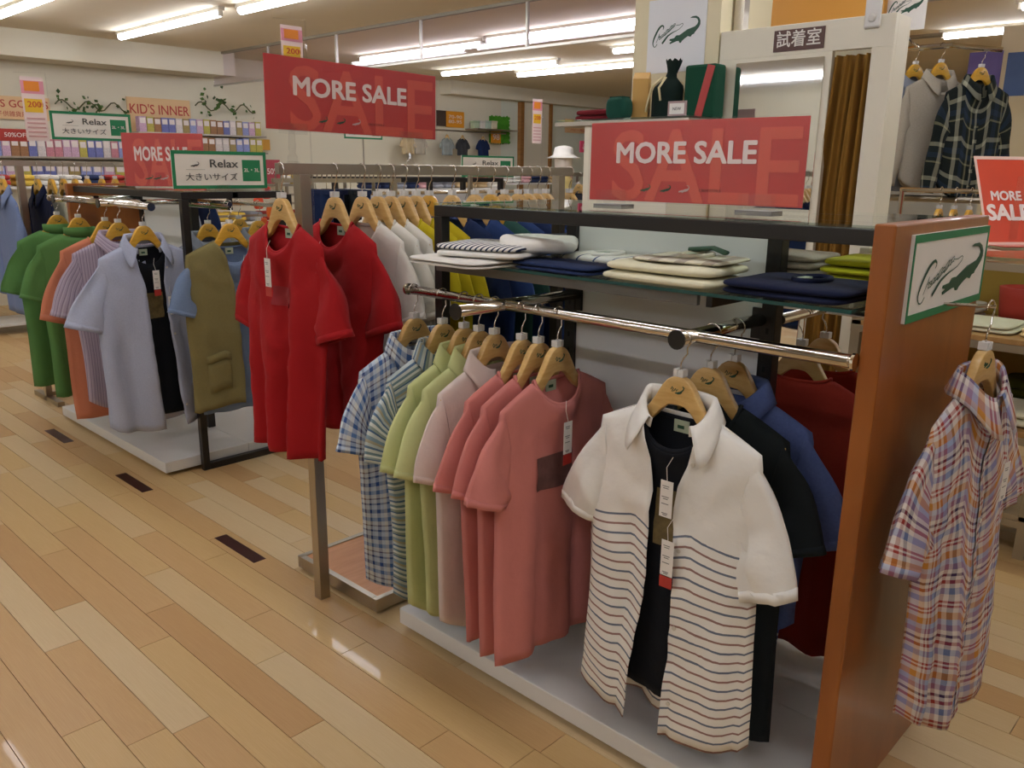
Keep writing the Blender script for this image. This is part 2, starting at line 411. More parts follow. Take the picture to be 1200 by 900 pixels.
def garment(name, loc, rz, label, cat, fab, group=None, kind='tee', L=.70, sw=.215, cw=.235, hw=.235, dep=.032, sl=.20, out=.055,
            fold=.012, kf=3.0, seed=0, sleeve_mat=None, collar_mat=None, gap=None, hem='flat', nf=.085, cuff=.072, yawsl=0.0, tags=(), tagsticker=False,
            nu=26, nv=30, solid=.0022, lab=True, pocket=None, buttons=0, placket=False, vest=False, sleeve=True, inner=0.0, sla=(0, 0), dsl=(0, 0), tail=.05, graphic=None, rr=None, ext=0.0, bk=1.0, nza=1.0, nkd=.034):
    """local frame: origin on the bar, x along the shoulders, front towards -y"""
    root = empty(name, loc, rz, label, cat, group)
    rs = random.Random(seed * 13 + 5); ph = [rs.uniform(0, 6.28) for _ in range(6)]
    so = Vector((seed * 3.1, seed * 1.7, seed * .9))
    nw, zn, zt = .085, -.168 - inner, -.226 - inner * .6
    sw_ = sw - inner * .6
    zh = zn - L
    Wp = [(0, sw_), (.05, sw_ + .006), (.16, sw_ + .004), (.34, cw - inner), (1, hw - inner)]
    dpt = dep - inner * .35
    def ztop_(x, s):
        ax = abs(x)
        if ax < nw: return zn - (nf if s < 0 else .012) * math.sqrt(max(0, 1 - (ax / nw) ** 2))
        return lerp(zn, zt, min(1, (ax - nw) / max(.01, sw_ - nw)) ** 1.15)
    def base(x, u, v, s):
        ax = abs(x)
        if ax < nw:
            k = math.sqrt(max(0, 1 - (ax / nw) ** 2)); ztop = zn - (nf if s < 0 else .012) * k
        else:
            k = 0; q = min(1, (ax - nw) / max(.01, sw_ - nw)); ztop = lerp(zn, zt, q ** 1.15)
        hz = zh
        if hem == 'tail': hz += tail * abs(u) ** 3 * 1.3 - .015 * (1 - abs(u))
        hz += .008 * noise.noise(Vector((u * 2.1, s, 0)) + so)
        z = lerp(ztop, hz, v)
        d = (.011 * (1 - math.exp(-v / .01)) + max(0, dpt - .011) * (1 - math.exp(-v / .10)) * (.75 + .5 * v)) * max(0.0, 1 - abs(u) ** 2.6) ** .55
        if v < .12: d += nkd * k * (1 - v / .12) * (1 if s < 0 else .75)
        y = s * d
        a = sm((v - .06) / .8)
        q1 = kf * 1.55 * u + ph[0] + .5 * noise.noise(Vector((u * 1.3, v * 2.2, 3)) + so)
        q2 = kf * 3.3 * u + ph[1] + .9 * noise.noise(Vector((u * 1.7, v * 3, 8)) + so)
        w1 = 1 - 2 * abs(math.sin(q1)) ** .8; w2 = math.sin(q2)
        y += fold * 2.0 * a * (w1 * .9 + w2 * .45 * (1 if s < 0 else -.6))
        dg = x * .8 * (1 if x > 0 else -1) - z                       # drag lines falling from the hanger tips
        nz = noise.noise(Vector((x * 13, s * 2.0, z * 2.4)) + so) * .015 + noise.noise(Vector((dg * 22, s * 4.0 + x * 3, z * 5)) + so) * .008 + noise.noise(Vector((x * 30, s * 3, z * 22)) + so) * .0025
        y += nz * nza * sm(v / .12) * (1 - .6 * abs(u) ** 4)
        if s > 0 and bk < 1 and y > 0: y *= lerp(1, bk, sm(v / .1))
        x2 = x * (1 - .05 * a * (1 + math.sin(ph[2]))) + .006 * a * math.sin(5 * v + ph[3]) * abs(u)
        return Vector((x2, y, z))
    def uvw(x, z, s): return (x * 1.04 + (0 if s < 0 else .013), -(z - zn))
    B = MB()
    if gap is None:
        n = nu
        def col(i):
            i %= 2 * n
            return (-1 + 2 * i / n, -1) if i <= n else (1 - 2 * (i - n) / n, 1)
        def P(i, j):
            u, s = col(i); v = (j / nv) ** 1.15
            return base(u * interp(Wp, v), u, v, s)
        def UV(i, j):
            u, s = col(i) if i < 2 * n else (-1, 1)
            v = (j / nv) ** 1.15; x = u * interp(Wp, v); return uvw(x, lerp(zn, zh, v), s)
        B.sheet(P, 2 * n, nv, UV, closed=True)
    else:
        n = nu // 2
        gl, gr = gap                                   # [(v, x)] opening edges: wearer's sides
        tot = n + nu + n
        def colx(i, v):
            w = interp(Wp, v)
            if i < n: a = i / n; return lerp(interp(gr, v), w, a), -1
            if i <= n + nu: return w * (1 - 2 * (i - n) / nu), (1 if n < i < n + nu else 1)
            a = (i - n - nu) / n; return lerp(-w, -interp(gl, v), a), -1
        def P(i, j):
            v = (j / nv) ** 1.15; x, s = colx(i, v); return base(x, x / interp(Wp, v), v, s)
        def base_open(x, u, v, s): return base(x, u, v, s)
        _b0 = base
        def P(i, j):
            v = (j / nv) ** 1.15; x, s = colx(i, v); p = _b0(max(abs(x), nw * (1 if v < .02 and s < 0 else 0)) * (1 if x >= 0 else -1) if (s < 0 and v < .02) else x, x / interp(Wp, v), v, s)
            if s < 0:                                   # opened fronts: neckline falls away as a V, edges roll out a little
                p.z = lerp(lerp(zn, zt, min(1, max(0, (abs(x) - nw)) / max(.01, sw_ - nw))) if abs(x) > nw else zn - (nw - abs(x)) * .5, zh + (tail * abs(x / interp(Wp, v)) ** 3 * 1.3 - .015 if hem == 'tail' else 0), v)
                e = interp(gr, v) if x > 0 else interp(gl, v)
                p.x += .016 * noise.noise(Vector((1.5 if x > 0 else 7.5, v * 3.2, 2)) + so) * sm(v / .2)
                p.y -= .014 * math.exp(-abs(abs(x) - e) / .03) * sm(v / .1)
            return p
        def UV(i, j):
            v = (j / nv) ** 1.15; x, s = colx(i, v); return uvw(x, lerp(zn, zh, v), s)
        B.sheet(P, tot, nv, UV)
    B.build('body', fab, root, smooth=True, solid=solid)
    # sleeves
    if sleeve:
        for sgn in (-1, 1):
            ns, nt_ = 18, 14 if sl < .35 else 26
            la, ob = sl + (dsl[0] if sgn < 0 else dsl[1]), out + (sla[0] if sgn < 0 else sla[1])
            sd = so + Vector((sgn * 5, 2, 1))
            S = MB()
            def ring(t, k):
                th = 2 * math.pi * k / ns
                e = sm(t) ** 1.15 if sl < .35 else sm(t / .35)
                c = Vector((sw_ - .018 * (1 - sm(t * 2.2)) - .008 + (ob) * (t ** (1.15 if sl < .35 else .8)), yawsl * t * .02, zt - .088 + .0 - (la - .088) * t))
                ang = math.radians(lerp(80, 18 if sl < .35 else 8, e))           # axis direction: up -> outwards
                ax = Vector((math.cos(ang), 0, math.sin(ang)))
                yw = math.radians(yawsl) * e
                ax = Vector((ax.x * math.cos(yw), ax.x * math.sin(yw) * sgn, ax.z))
                ay = Vector((-math.sin(yw) * sgn, math.cos(yw), 0)) * 1.0
                ra = lerp(.086, cuff, e) if sl < .35 else lerp(.086, lerp(.052, .042, t), e)
                ry = lerp(.013, cuff * .5 if rr is None else rr * .75, sm(e * 1.3)) if sl < .35 else lerp(.013, .04 if rr is None else rr, sm(e * 1.3))
                cr, sr = math.cos(th), math.sin(th)
                p = c + ax * (ra * cr) + ay * (ry * sr * lerp(1, abs(sr) ** .6, e))
                p += ay * ((noise.noise(Vector((cr * 2.2, t * 1.6, sr)) + sd) * .022 + noise.noise(Vector((cr * 5, t * 3.5, sr * .6 + 4)) + sd) * .008) * nza * sm(t * 3)) + ax * (noise.noise(Vector((cr, sr, t * 3)) + sd) * .010 * e)
                if sl >= .35: p += ax * (.006 * math.sin(9 * t + 2 * cr + ph[4]) * e)
                p.x *= sgn
                return p
            def UVs(k, j): return (k / ns * .30, .07 + j / nt_ * la)
            S.sheet(lambda k, j: ring(j / nt_, k if sgn > 0 else (ns - k) % ns), ns, nt_, UVs, closed=True)
            S.build('sleeve', sleeve_mat or fab, root, smooth=True, solid=solid)
            # hem band of the cuff
            if sl < .35:
                cb = MB(); cb.sheet(lambda k, j: ring(1 - .10 + .105 * j, k if sgn > 0 else (ns - k) % ns) * 1.0 + Vector((0, 0, 0)), ns, 1, lambda k, j: (k / ns * .30, j * .03 + .07 + la * .9), closed=True)
                o = cb.build('cuff_hem', sleeve_mat or fab, root, smooth=True, solid=.0036)
    cm = collar_mat or fab
    if kind == 'tee':
        N = MB(); pts = []
        for k in range(33):
            a = 2 * math.pi * k / 32; x = nw * math.cos(a) * 1.0; s = -1 if math.sin(a) < 0 else 1
            kk = abs(math.sin(a)); z = zn - (nf if s < 0 else .012) * kk; y = s * nkd * kk * (1 if s < 0 else .75)
            pts.append((x, y, z))
        N.sheet(lambda i, j: (Vector(pts[i % 32]) * 1.0 + Vector((0, pts[i % 32][1] * .04 * j, 0)) + Vector((pts[i % 32][0] * (.0 + .10 * j), 0, -.016 * j * abs(pts[i % 32][1]) / nkd + .003))), 32, 1, lambda i, j: (i * .02, j * .02), closed=True)
        N.build('neckband', cm, root, smooth=True, solid=.005)
    elif kind == 'collar':
        N = MB(); ni = 40; op = gap is not None
        def nk(a):                                       # a in -1..1 around the neck, 0 = centre back
            th = a * math.pi * (.80 if op else .94)
            x = math.sin(th) * (nw + .004); y = .03 * math.cos(th) if abs(a) < .5 else .045 * math.cos(th) * .9
            fz = sm((abs(a) - .45) / .55) * (.05 if op else nf * .55)
            return Vector((x, y, zn + .004 - fz))
        def Pc(i, j):
            a = -1 + 2 * i / ni; p = nk(a); o = Vector((p.x, p.y * 1.3, 0)).normalized()
            f = sm((abs(a) - .62) / .38)
            h = lerp(.036, .022, f); fl = lerp(.048, .082, f ** 1.5)
            if j == 0: return p
            if j == 1: return p + Vector((0, 0, h)) - o * .004
            if j == 2: return p + Vector((0, 0, h + .004)) + o * .005
            k = (j - 2) / 3
            q = p + Vector((0, 0, h - fl * k)) + o * (.007 + .022 * k * (1 - .2 * f))
            if f > 0: q += Vector((math.copysign(.020, a) * f * k * (1.2 if op else .3), -.012 * f * k, 0))
            return q
        _P0 = Pc; cy = nkd / .034
        def Pc(i, j): p = _P0(i, j); return Vector((p.x, p.y * cy, p.z))
        N.sheet(Pc, ni, 5, lambda i, j: (j * .018, i * .011))
        N.build('collar', cm, root, smooth=True, solid=.0028)
    elif kind == 'high':
        N = MB()
        N.sheet(lambda i, j: Vector((nw * .92 * math.cos(i / 24 * 2 * math.pi), .032 * math.sin(i / 24 * 2 * math.pi), zn - .02 * (j == 0) * abs(math.sin(i / 24 * 2 * math.pi)) + .03 * j)), 24, 1, lambda i, j: (i * .02, j * .03), closed=True)
        N.build('collar', cm, root, smooth=True, solid=.006)
    if lab and gap is None and kind == 'tee':
        o = MB().box(-.020, .020, .54 * nkd, .63 * nkd, zn - .045, zn - .016).build('neck_label', M_lbl, root)
        MB().box(-.010, .008, .52 * nkd, .55 * nkd, zn - .036, zn - .028).build('label_print', M_dgreen, o)
    if lab and gap is not None and inner == 0 and kind == 'collar' and False: pass
    if graphic:
        x0, x1, z0, z1, gm = graphic
        def gp(i, j):
            x = lerp(x0, x1, i / 8); z = lerp(z1, z0, j / 8); t0 = ztop_(x, -1); v = (z - t0) / (zh - t0)
            return base(x, x / interp(Wp, v), v, -1) + Vector((0, -.0035, 0))
        g = MB(); g.sheet(gp, 8, 8, lambda i, j: (i / 8, j / 8))
        g.build('print', gm, root, smooth=True)
    if placket and gap is None:
        p_ = MB(); p_.sheet(lambda i, j: base(-.014 + .028 * i / 2, 0, min(1, .02 + .97 * j / 24), -1) + Vector((0, -.0035, 0)), 2, 24, lambda i, j: (.014 * i + .3, j * .03))
        p_.build('placket', fab, root, smooth=True)
    if buttons:
        for k in range(buttons):
            v = .12 + .75 * k / max(1, buttons - 1)
            if gap is None: p = base(0, 0, v, -1) + Vector((0, -.006, 0))
            else:
                x = interp(gap[1], v) + .012; p = P(1, int(round(nv * v ** (1 / 1.15)))) + Vector((.0, -.004, 0))
            MB().cyl((p.x, p.y - .0012, p.z), (p.x, p.y + .0012, p.z), .0055, 10).build('button', mat('button_shell', '#cfc7b6', .3), root)
    for q in tags: price_tag(root, *q)
    root['_'] = 0; del root['_']
    return root, base
GAPW = lambda a, b, c: [(0, .085), (.06, a * 1.15 + .02), (.2, a), (.55, b), (1, c)]
TIGHT = dict(dep=.014, fold=.003, nza=.35, rr=.03, nkd=.019)
# folded garments: layered slabs with rounded fold edges
def slab(w, d, h, seed=0, e=.28, nzr=.004, nu=28, nv=12):
    b = MB(); so = Vector((seed * 2.3, seed, 0))
    def sp(c, p): return math.copysign(abs(c) ** p, c)
    def P(i, j):
        a = 2 * math.pi * i / nu; t = -math.pi / 2 + math.pi * j / nv
        cx, sx = sp(math.cos(a), e), sp(math.sin(a), e); ct, st = sp(math.cos(t), .45), sp(math.sin(t), .7)
        x, y, z = w / 2 * cx * ct, d / 2 * sx * ct, h / 2 * st
        n = noise.noise(Vector((x * 9, y * 9, z * 4)) + so)
        k = 1 if z > 0 else .1
        return (x * (1 + .015 * n), y * (1 + .015 * n), z + nzr * n * k + h / 2)
    def UV(i, j):
        p = P(i % nu, j); return (p[0], p[1] + p[2])
    b.sheet(P, nu, nv, UV, closed=True); return b
def folded(name, loc, rz, label, cat, fab, w=.26, d=.30, hs=(.022, .02), seed=0, group=None, neck=True, inner_mat=None, labm=None, off=(.0, .0), mats=None):
    root = empty(name, loc, rz, label, cat, group); z = 0; rs = random.Random(seed)
    for k, h in enumerate(hs):
        fm = mats[k] if mats else fab
        o = slab(w * rs.uniform(.97, 1.02), d * rs.uniform(.97, 1.02), h, seed + k).build('folded_layer', fm, root, (rs.uniform(-.006, .006) + off[0] * k, rs.uniform(-.006, .006) + off[1] * k, z), rs.uniform(-.03, .03), True)
        z += h * .86
    if neck:
        b = MB(); b.tube([(.055 * math.cos(a), -d * .12 + .035 * math.sin(a) + .02, z + .006) for a in [math.pi * 2 * k / 20 for k in range(21)]], .006, 7, False)
        b.build('neckband', inner_mat or fab, root, smooth=True)
        o = MB().box(-.02, .02, -d * .12 + .03, -d * .12 + .05, z + .001, z + .008).build('neck_label', labm or M_lbl, root)
    return root
# ================================================================ display racks
def gondola(x0, x1, yf, yw, H, label, bar_z, barx, bar_y, arms, base_x, base_y, posts, panel_y, shelf=None):
    """x0/x1 front and rear of the frame, yf open frame end, yw wooden panel end"""
    d = 1 if yw > yf else -1
    ox, oy = (x0 + x1) / 2, (yf + yw) / 2
    r = empty('display_rack', (ox, oy, 0), 0, label, 'rack')
    def P(name, m, bev=.002, **k):
        b = MB()
        for q in k['boxes']: b.box(q[0]-ox, q[1]-ox, q[2]-oy, q[3]-oy, q[4], q[5])
        return b.build(name, m, r, bevel=bev)
    t = .034
    ylo, yhi = (yf, yw) if d > 0 else (yw, yf)
    pw = (yw, yw + .042) if d < 0 else (yw - .042, yw)
    P('end_panel', M_orange, .004, boxes=[(x0 - .03, x1, pw[0], pw[1], 0, H + .006)])
    fr = (yf - t, yf) if d < 0 else (yf, yf + t)
    inn = (pw[1], yf) if d < 0 else (yf, pw[0])
    P('top_bar', M_black, boxes=[(x0, x0 + t, inn[0], inn[1], H - .04, H - .008)])
    P('top_bar', M_black, boxes=[(x1 - t, x1, inn[0], inn[1], H - .04, H - .008)])
    P('top_bar', M_black, boxes=[(x0 + t, x1 - t, fr[0], fr[1], H - .04, H - .008)])
    for xx in (x0, x1 - t): P('leg', M_black, boxes=[(xx, xx + t, fr[0], fr[1], 0, H - .04)])
    P('bottom_bar', M_black, boxes=[(x0 + t, x1 - t, fr[0], fr[1], .0, .034)])
    for py in posts:
        o = P('post', M_black, boxes=[(ox - .02, ox + .02, py - .02, py + .02, .07, H - .04)])
    P('top_bar', M_black, boxes=[(ox - .015, ox + .015, inn[0], inn[1], H - .036, H - .01)])
    g = P('glass_top', M_glass, 0, boxes=[(x0, x1, inn[0], inn[1], H - .008, H)])
    P('back_panel', M_white, .001, boxes=[(ox - .008, ox + .008, panel_y[0], panel_y[1], .09, H - .06)])
    bx0, bx1 = base_x; by0, by1 = base_y
    P('base_deck', M_white, .003, boxes=[(bx0, ox - .001, by0, by1, .02, .075)])
    P('base_deck', M_white, .003, boxes=[(ox + .001, bx1, by0, by1, .02, .075)])
    P('plinth', M_black, 0, boxes=[(bx0 + .05, bx1 - .05, by0 + .05, by1 - .05, 0, .022)])
    # hanging rail and its arms
    L = lambda p: (p[0] - ox, p[1] - oy, p[2])
    o = MB().cyl(L((barx, bar_y[0], bar_z)), L((barx, bar_y[1], bar_z)), .0145, 18).build('hanging_rail', M_chrome, r, smooth=False)
    o.data.polygons.foreach_set('use_smooth', [len(p.vertices) == 4 for p in o.data.polygons])
    for y in bar_y:
        s = -1 if y == min(bar_y) else 1
        MB().cyl(L((barx, y, bar_z)), L((barx, y + s * .006, bar_z)), .0185, 18).build('end_cap', M_chrome, o)
    for (y, xa, xb) in arms:
        a = MB().tube([L((xa, y, bar_z)), L((xb, y, bar_z))], .021, 18, flat=.75).build('arm', M_chrome, r)
        a.data.polygons.foreach_set('use_smooth', [len(p.vertices) == 4 for p in a.data.polygons])
        MB().cyl(L((xa - .004, y, bar_z)), L((xa, y, bar_z)), .0225, 18).build('end_cap', mat('dark_cap', '#3a3835', .3, .6), a)
        MB().box(xb - .012 - ox, xb - ox, y - .022 - oy, y + .022 - oy, bar_z - .05, bar_z + .03).build('bracket', M_black, a)
    if shelf:
        sx0, sx1, sy0, sy1, sz = shelf
        s = P('glass_shelf', M_glass, 0, boxes=[(sx0, sx1, sy0, sy1, sz - .008, sz)])
        e = MB(); e.box(sx0-.0012-ox, sx0-ox, sy0-oy, sy1-oy, sz-.008, sz); e.build('glass_edge', M_edge, s)
        e = MB(); e.box(sx0-ox, sx1-ox, sy0-.0012-oy, sy0-oy, sz-.008, sz); e.build('glass_edge', M_edge, s)
        P('shelf_rail', mat('grey_rail', '#6d6a64', .35, .5), .001, boxes=[(sx0 + .01, sx0 + .024, 1.0, sy1 - .01, sz - .034, sz - .008)])
        for py in posts: P('shelf_bracket', M_black, .001, boxes=[(sx0 + .02, ox, py - .008, py + .008, sz - .036, sz - .008)])
    return r
rackA = gondola(1.692, 2.267, 1.95, .584, 1.40, 'black framed double sided clothes rack with cherry wood end panel and glass shelf',
                1.134, 1.65, (.632, 2.025), [(1.0, 1.582, 1.975), (1.61, 1.47, 1.975)], (1.563, 2.42), (.628, 2.0), (.975, 1.63), (.99, 1.61),
                shelf=(1.645, 1.955, .645, 1.91, 1.237))
# rear arm with two rust tops
o = MB().tube([(.02, -.302, 1.134), (.42, -.302, 1.134)], .018, 14, flat=.75).build('arm', M_chrome, rackA)
o = MB().tube([(.28, -.62, 1.134), (.28, .6, 1.134)], .0125, 14).build('hanging_rail', M_chrome, rackA)
for k in range(16):                                            # slots of the two posts
    for py in (.975, 1.63):
        MB().box(1.9795-.02-1.9795-.0006, 1.9795-.02-1.9795+.0006, py-1.267-.004, py-1.267+.004, .35+k*.05, .365+k*.05).build('slot', mat('slot_black', '#050505', .8), rackA) if k > 8 else None
rackB = gondola(1.806, 2.352, 3.87, 5.28, 1.385, 'black framed clothes rack on a white deck carrying light blue and green clothes',
                1.315, 1.65, (3.85, 5.14), [(4.33, 1.6, 2.07), (4.95, 1.6, 2.07)], (1.63, 2.52), (3.915, 5.33), (4.33, 4.95), (4.34, 4.93))
o = MB().tube([(-.114, -.86, 1.325), (-.114, -.69, 1.325)], .0125, 14).build('hanging_rail', M_chrome, rackB)
# ---------------------------------------------------------------- T-stands
def tstand(x0, x1, y, z, label, px0, px1, base=True, bx=None):
    r = empty('clothes_stand', (px0, y, 0), 0, label, 'clothes rack')
    MB().box(x0 - px0, x1 - px0, -.011, .011, z - .017, z + .017).build('top_rail', M_steel, r, bevel=.0015)
    MB().box(-.02, .02, -.02, .02, 0, z - .017).build('post', M_steel, r, bevel=.002)
    MB().box(px1 - px0 - .02, px1 - px0 + .02, -.02, .02, 0, z - .017).build('post', M_steel, r, bevel=.002)
    if base:
        a, b = bx; w = .245
        f = MB(); f.box(a, b, -w, -w + .022, .012, .06); f.box(a, b, w - .022, w, .012, .06); f.box(a, a + .022, -w + .022, w - .022, .012, .06); f.box(b - .022, b, -w + .022, w - .022, .012, .06)
        f.build('base_frame', M_steel, r, bevel=.002)
        MB().box(a + .022, b - .022, -w + .022, w - .022, .02, .055).build('base_panel', wood('base_veneer', '#c98f5e', '#b87c4a', (2, 14, 8), .4), r)
        for cx in (a + .06, b - .06):
            for cy in (-w + .05, w - .05): MB().cyl((cx, cy, 0), (cx, cy, .014), .02, 10).build('foot', M_black, r)
    else:
        for cx in (0, px1 - px0): 
            MB().box(cx - .02, cx + .02, -.22, .22, .0, .03).build('foot', M_steel, r)
        MB().box(0, px1 - px0, -.012, .012, .03, .055).build('stretcher', M_steel, r)
    return r
standA = tstand(1.412, 2.825, 2.362, 1.493, 'brushed steel clothes stand on a wood topped base hung with red and white tees', 1.5, 2.745, bx=(.055, 1.22))
standB = tstand(1.60, 3.05, 5.82, 1.50, 'steel clothes stand with navy grey and teal tops behind the white deck rack', 1.71, 2.95, base=False)
# ================================================================ fabrics
F_red = fabric('red_jersey', '#9e191c'); F_whitej = fabric('white_jersey', '#d8d3c6'); F_yel = fabric('mustard_jersey', '#bba81c')
F_navy = fabric('navy_jersey', '#1c2a4c'); F_blue = fabric('royal_jersey', '#2a3f6c'); F_grn = fabric('teal_green_jersey', '#31544a')
F_pink = fabric('salmon_jersey', '#cd7f76'); F_lime = fabric('lime_linen', '#c6ca8e', .08); F_offw = fabric('off_white_pink_linen', '#dccbc0', .06)
F_black = fabric('charcoal_jersey', '#22282a'); F_blush = fabric('blue_chambray', '#5f70a4', heather=.18); F_rust = fabric('rust_knit', '#8f2c1e')
F_lb = fabric('pale_blue_linen', '#a9afc2', heather=.12); F_khaki = fabric('khaki_canvas', '#7b7148', heather=.1); F_dblue = fabric('faded_blue_jersey', '#71839f', heather=.1)
F_green = fabric('grass_green_jersey', '#557f45', .08); F_orange = fabric('orange_jersey', '#c67c5e'); F_inblk = fabric('ink_jersey', '#15171c')
F_grey = fabric('grey_jersey', '#8a9099', heather=.1); F_beige = fabric('beige_jersey', '#a8a48c', heather=.08); F_teal = fabric('teal_jersey', '#3d8573')
F_olive = fabric('olive_jersey', '#8c8436', .12); F_cream = fabric('cream_knit', '#d9d3b4'); F_dnavy = fabric('midnight_jersey', '#141a33')
F_limek = fabric('citron_knit', '#a8a41e'); F_ltgrey = fabric('oatmeal_check', '#b3aa98', heather=.16); F_sky = fabric('sky_chambray', '#7484a8', heather=.12)
F_bright = fabric('bright_blue_denim', '#2577b0', .1); F_maroon = fabric('maroon_knit', '#6c1c22'); F_white2 = fabric('bright_white_cotton', '#e4e0d6')
P_blue = weave('blue_check', [(0, '#c9d3df'), (.10, '#3d5a95'), (.22, '#c3cfdd'), (.34, '#e4e2da'), (.46, '#5a7fb5'), (.58, '#d9dee0'), (.66, '#6b4a3a'), (.71, '#d9dee0'), (.84, '#2f4377'), (.92, '#b4c4da')],
               [(0, '#c9d3df'), (.12, '#39568f'), (.26, '#dfe3e3'), (.42, '#6d8cba'), (.56, '#e6e4dc'), (.7, '#6b4a3a'), (.75, '#d5dbe0'), (.88, '#2f4377'), (.95, '#c3cfdd')], .10, .10, .5)
P_stripe = weave('slate_stripe', None, [(0, '#b9c0bd'), (.10, '#5d7590'), (.18, '#c9cdc6'), (.30, '#71878f'), (.40, '#d4d5cc'), (.5, '#8f9a92'), (.6, '#4d6683'), (.66, '#c3c8c4'), (.78, '#8297a4'), (.9, '#a79f88')], 1, .085)
P_madras = weave('madras_check', [(0, '#cfc3ba'), (.08, '#8f352f'), (.15, '#cbbfb8'), (.2, '#2f3058'), (.27, '#cbbfb6'), (.34, '#9a819c'), (.46, '#c4873f'), (.55, '#d2c8be'), (.62, '#8f352f'), (.66, '#cdc2ba'), (.70, '#8f352f'), (.76, '#8f9abc'), (.88, '#4a2742'), (.94, '#cfc4ba')],
                 [(0, '#d5ccc2'), (.06, '#a13f34'), (.1, '#d8cec4'), (.13, '#a13f34'), (.17, '#cfc5bc'), (.25, '#c08437'), (.36, '#9dabc9'), (.45, '#937795'), (.54, '#d5ccc2'), (.61, '#432440'), (.66, '#d5ccc2'), (.72, '#97372f'), (.78, '#d5ccc2'), (.85, '#7f90b8'), (.95, '#d2c8be')], .15, .15, .55)
P_dark = weave('dark_tartan', [(0, '#1a201e'), (.3, '#a7a68f'), (.42, '#20282a'), (.55, '#2b3a4d'), (.7, '#232b28'), (.8, '#8d8a6a'), (.85, '#1d2421')], [(0, '#1a201e'), (.3, '#a3a38c'), (.42, '#20282a'), (.6, '#2b3a4d'), (.75, '#232b28'), (.85, '#8d8a6a'), (.9, '#1d2421')], .22, .22)
P_lilac = weave('lilac_rib_stripe', [(0, '#a99aa8'), (.45, '#8f7f90'), (.7, '#b7aab4')], None, .014, 1)
P_bw = weave('navy_white_stripe', None, [(0, '#e2dfd8'), (.62, '#1e2a4a')], 1, .017)
P_blw = weave('blue_white_stripe', None, [(0, '#4a5a96'), (.62, '#c9cedd')], 1, .02)
P_camo = fabric('camo_jersey', '#8d9490', heather=.6)
def striped_white():
    m = weave('white_fine_stripe', None, [(0, '#e6e2d8'), (.38, '#6b7380'), (.49, '#e4e0d6'), (.88, '#96746a'), (.99, '#e6e2d8')], 1, .05)
    nt = m.node_tree; b = nt.nodes['Principled BSDF']; sp = [n for n in nt.nodes if n.bl_idname == 'ShaderNodeSeparateXYZ'][0]
    src = b.inputs['Base Color'].links[0].from_socket
    c = nt.nodes.new('ShaderNodeMath'); c.operation = 'GREATER_THAN'; c.inputs[1].default_value = .255; nt.links.new(sp.outputs[1], c.inputs[0])
    mx = nt.nodes.new('ShaderNodeMix'); mx.data_type = 'RGBA'; mx.inputs[6].default_value = lin('#e6e2d8')
    nt.links.new(c.outputs[0], mx.inputs[0]); nt.links.new(src, mx.inputs[7]); nt.links.new(mx.outputs[2], b.inputs['Base Color']); return m
P_wstripe = striped_white()
P_print = mat('tee_print', '#6e4a45', .8, vary=.5, vscale=40)
P_print2 = mat('tee_print_olive', '#6a5a34', .8, vary=.6, vscale=60)
P_printr = mat('tee_print_dark_red', '#8c1a20', .85, vary=.1, vscale=60)
# ================================================================ near rack: clothes on the rail (hook, garment)
HG = 'wooden hangers on the chrome rail'
def hung(nm, y, x, z, rz, hl, **k):
    hanger((x, y, z), rz, hl, k.pop('hgroup', None), k.pop('yellow', False))
    return garment(nm, (x, y, z), rz, **k)
bz = 1.134
hung('check_shirt', 2.000, 1.65, bz, .0, 'wooden hanger holding the blue checked shirt', label='blue and white checked short sleeve shirt next to slate striped shirt', cat='shirt', fab=P_blue, kind='collar', L=.80, sl=.25, seed=1, hem='tail', placket=True, out=.03, sla=(0, -.03), **TIGHT)
hung('striped_shirt', 1.868, 1.65, bz, .0, 'wooden hanger holding the slate striped shirt', label='grey blue slate horizontal striped short sleeve shirt on chrome rail', cat='shirt', fab=P_stripe, kind='collar', L=.80, sl=.25, seed=2, hem='tail', placket=True, out=.03, sla=(0, -.03), **TIGHT)
hung('linen_shirt', 1.773, 1.65, bz, .0, 'wooden hanger holding the lime shirt beside the slate striped one', label='lime yellow linen shirt hanging beside the slate striped shirt', cat='shirt', fab=F_lime, kind='collar', L=.79, sl=.25, seed=3, hem='tail', placket=True, out=.045, sla=(0, -.05), **TIGHT)
hung('linen_shirt', 1.710, 1.65, bz, .0, 'wooden hanger holding the lime shirt beside the off white one', label='lime yellow linen shirt hanging beside the off white shirt', cat='shirt', fab=F_lime, kind='collar', L=.80, sl=.25, seed=4, hem='tail', placket=True, out=.045, sla=(0, -.05), **TIGHT)
hung('linen_shirt', 1.646, 1.65, bz, .0, 'wooden hanger holding the off white shirt', label='pinkish off white linen shirt between lime shirt and salmon tees', cat='shirt', fab=F_offw, kind='collar', L=.80, sl=.25, seed=5, hem='tail', placket=True, out=.03, sla=(0, -.03), **TIGHT)
hung('t_shirt', 1.540, 1.65, bz, .0, 'wooden hanger of the salmon tee beside the off white shirt', label='salmon pink tee hanging beside the off white shirt', cat='t-shirt', fab=F_pink, L=.77, sl=.24, seed=6, out=.05, sla=(0, -.06), **TIGHT)
hung('t_shirt', 1.478, 1.65, bz, .0, 'wooden hanger of the middle salmon tee', label='salmon pink tee hanging between two other salmon tees', cat='t-shirt', fab=F_pink, L=.78, sl=.24, seed=7, out=.05, sla=(0, -.06), **TIGHT)
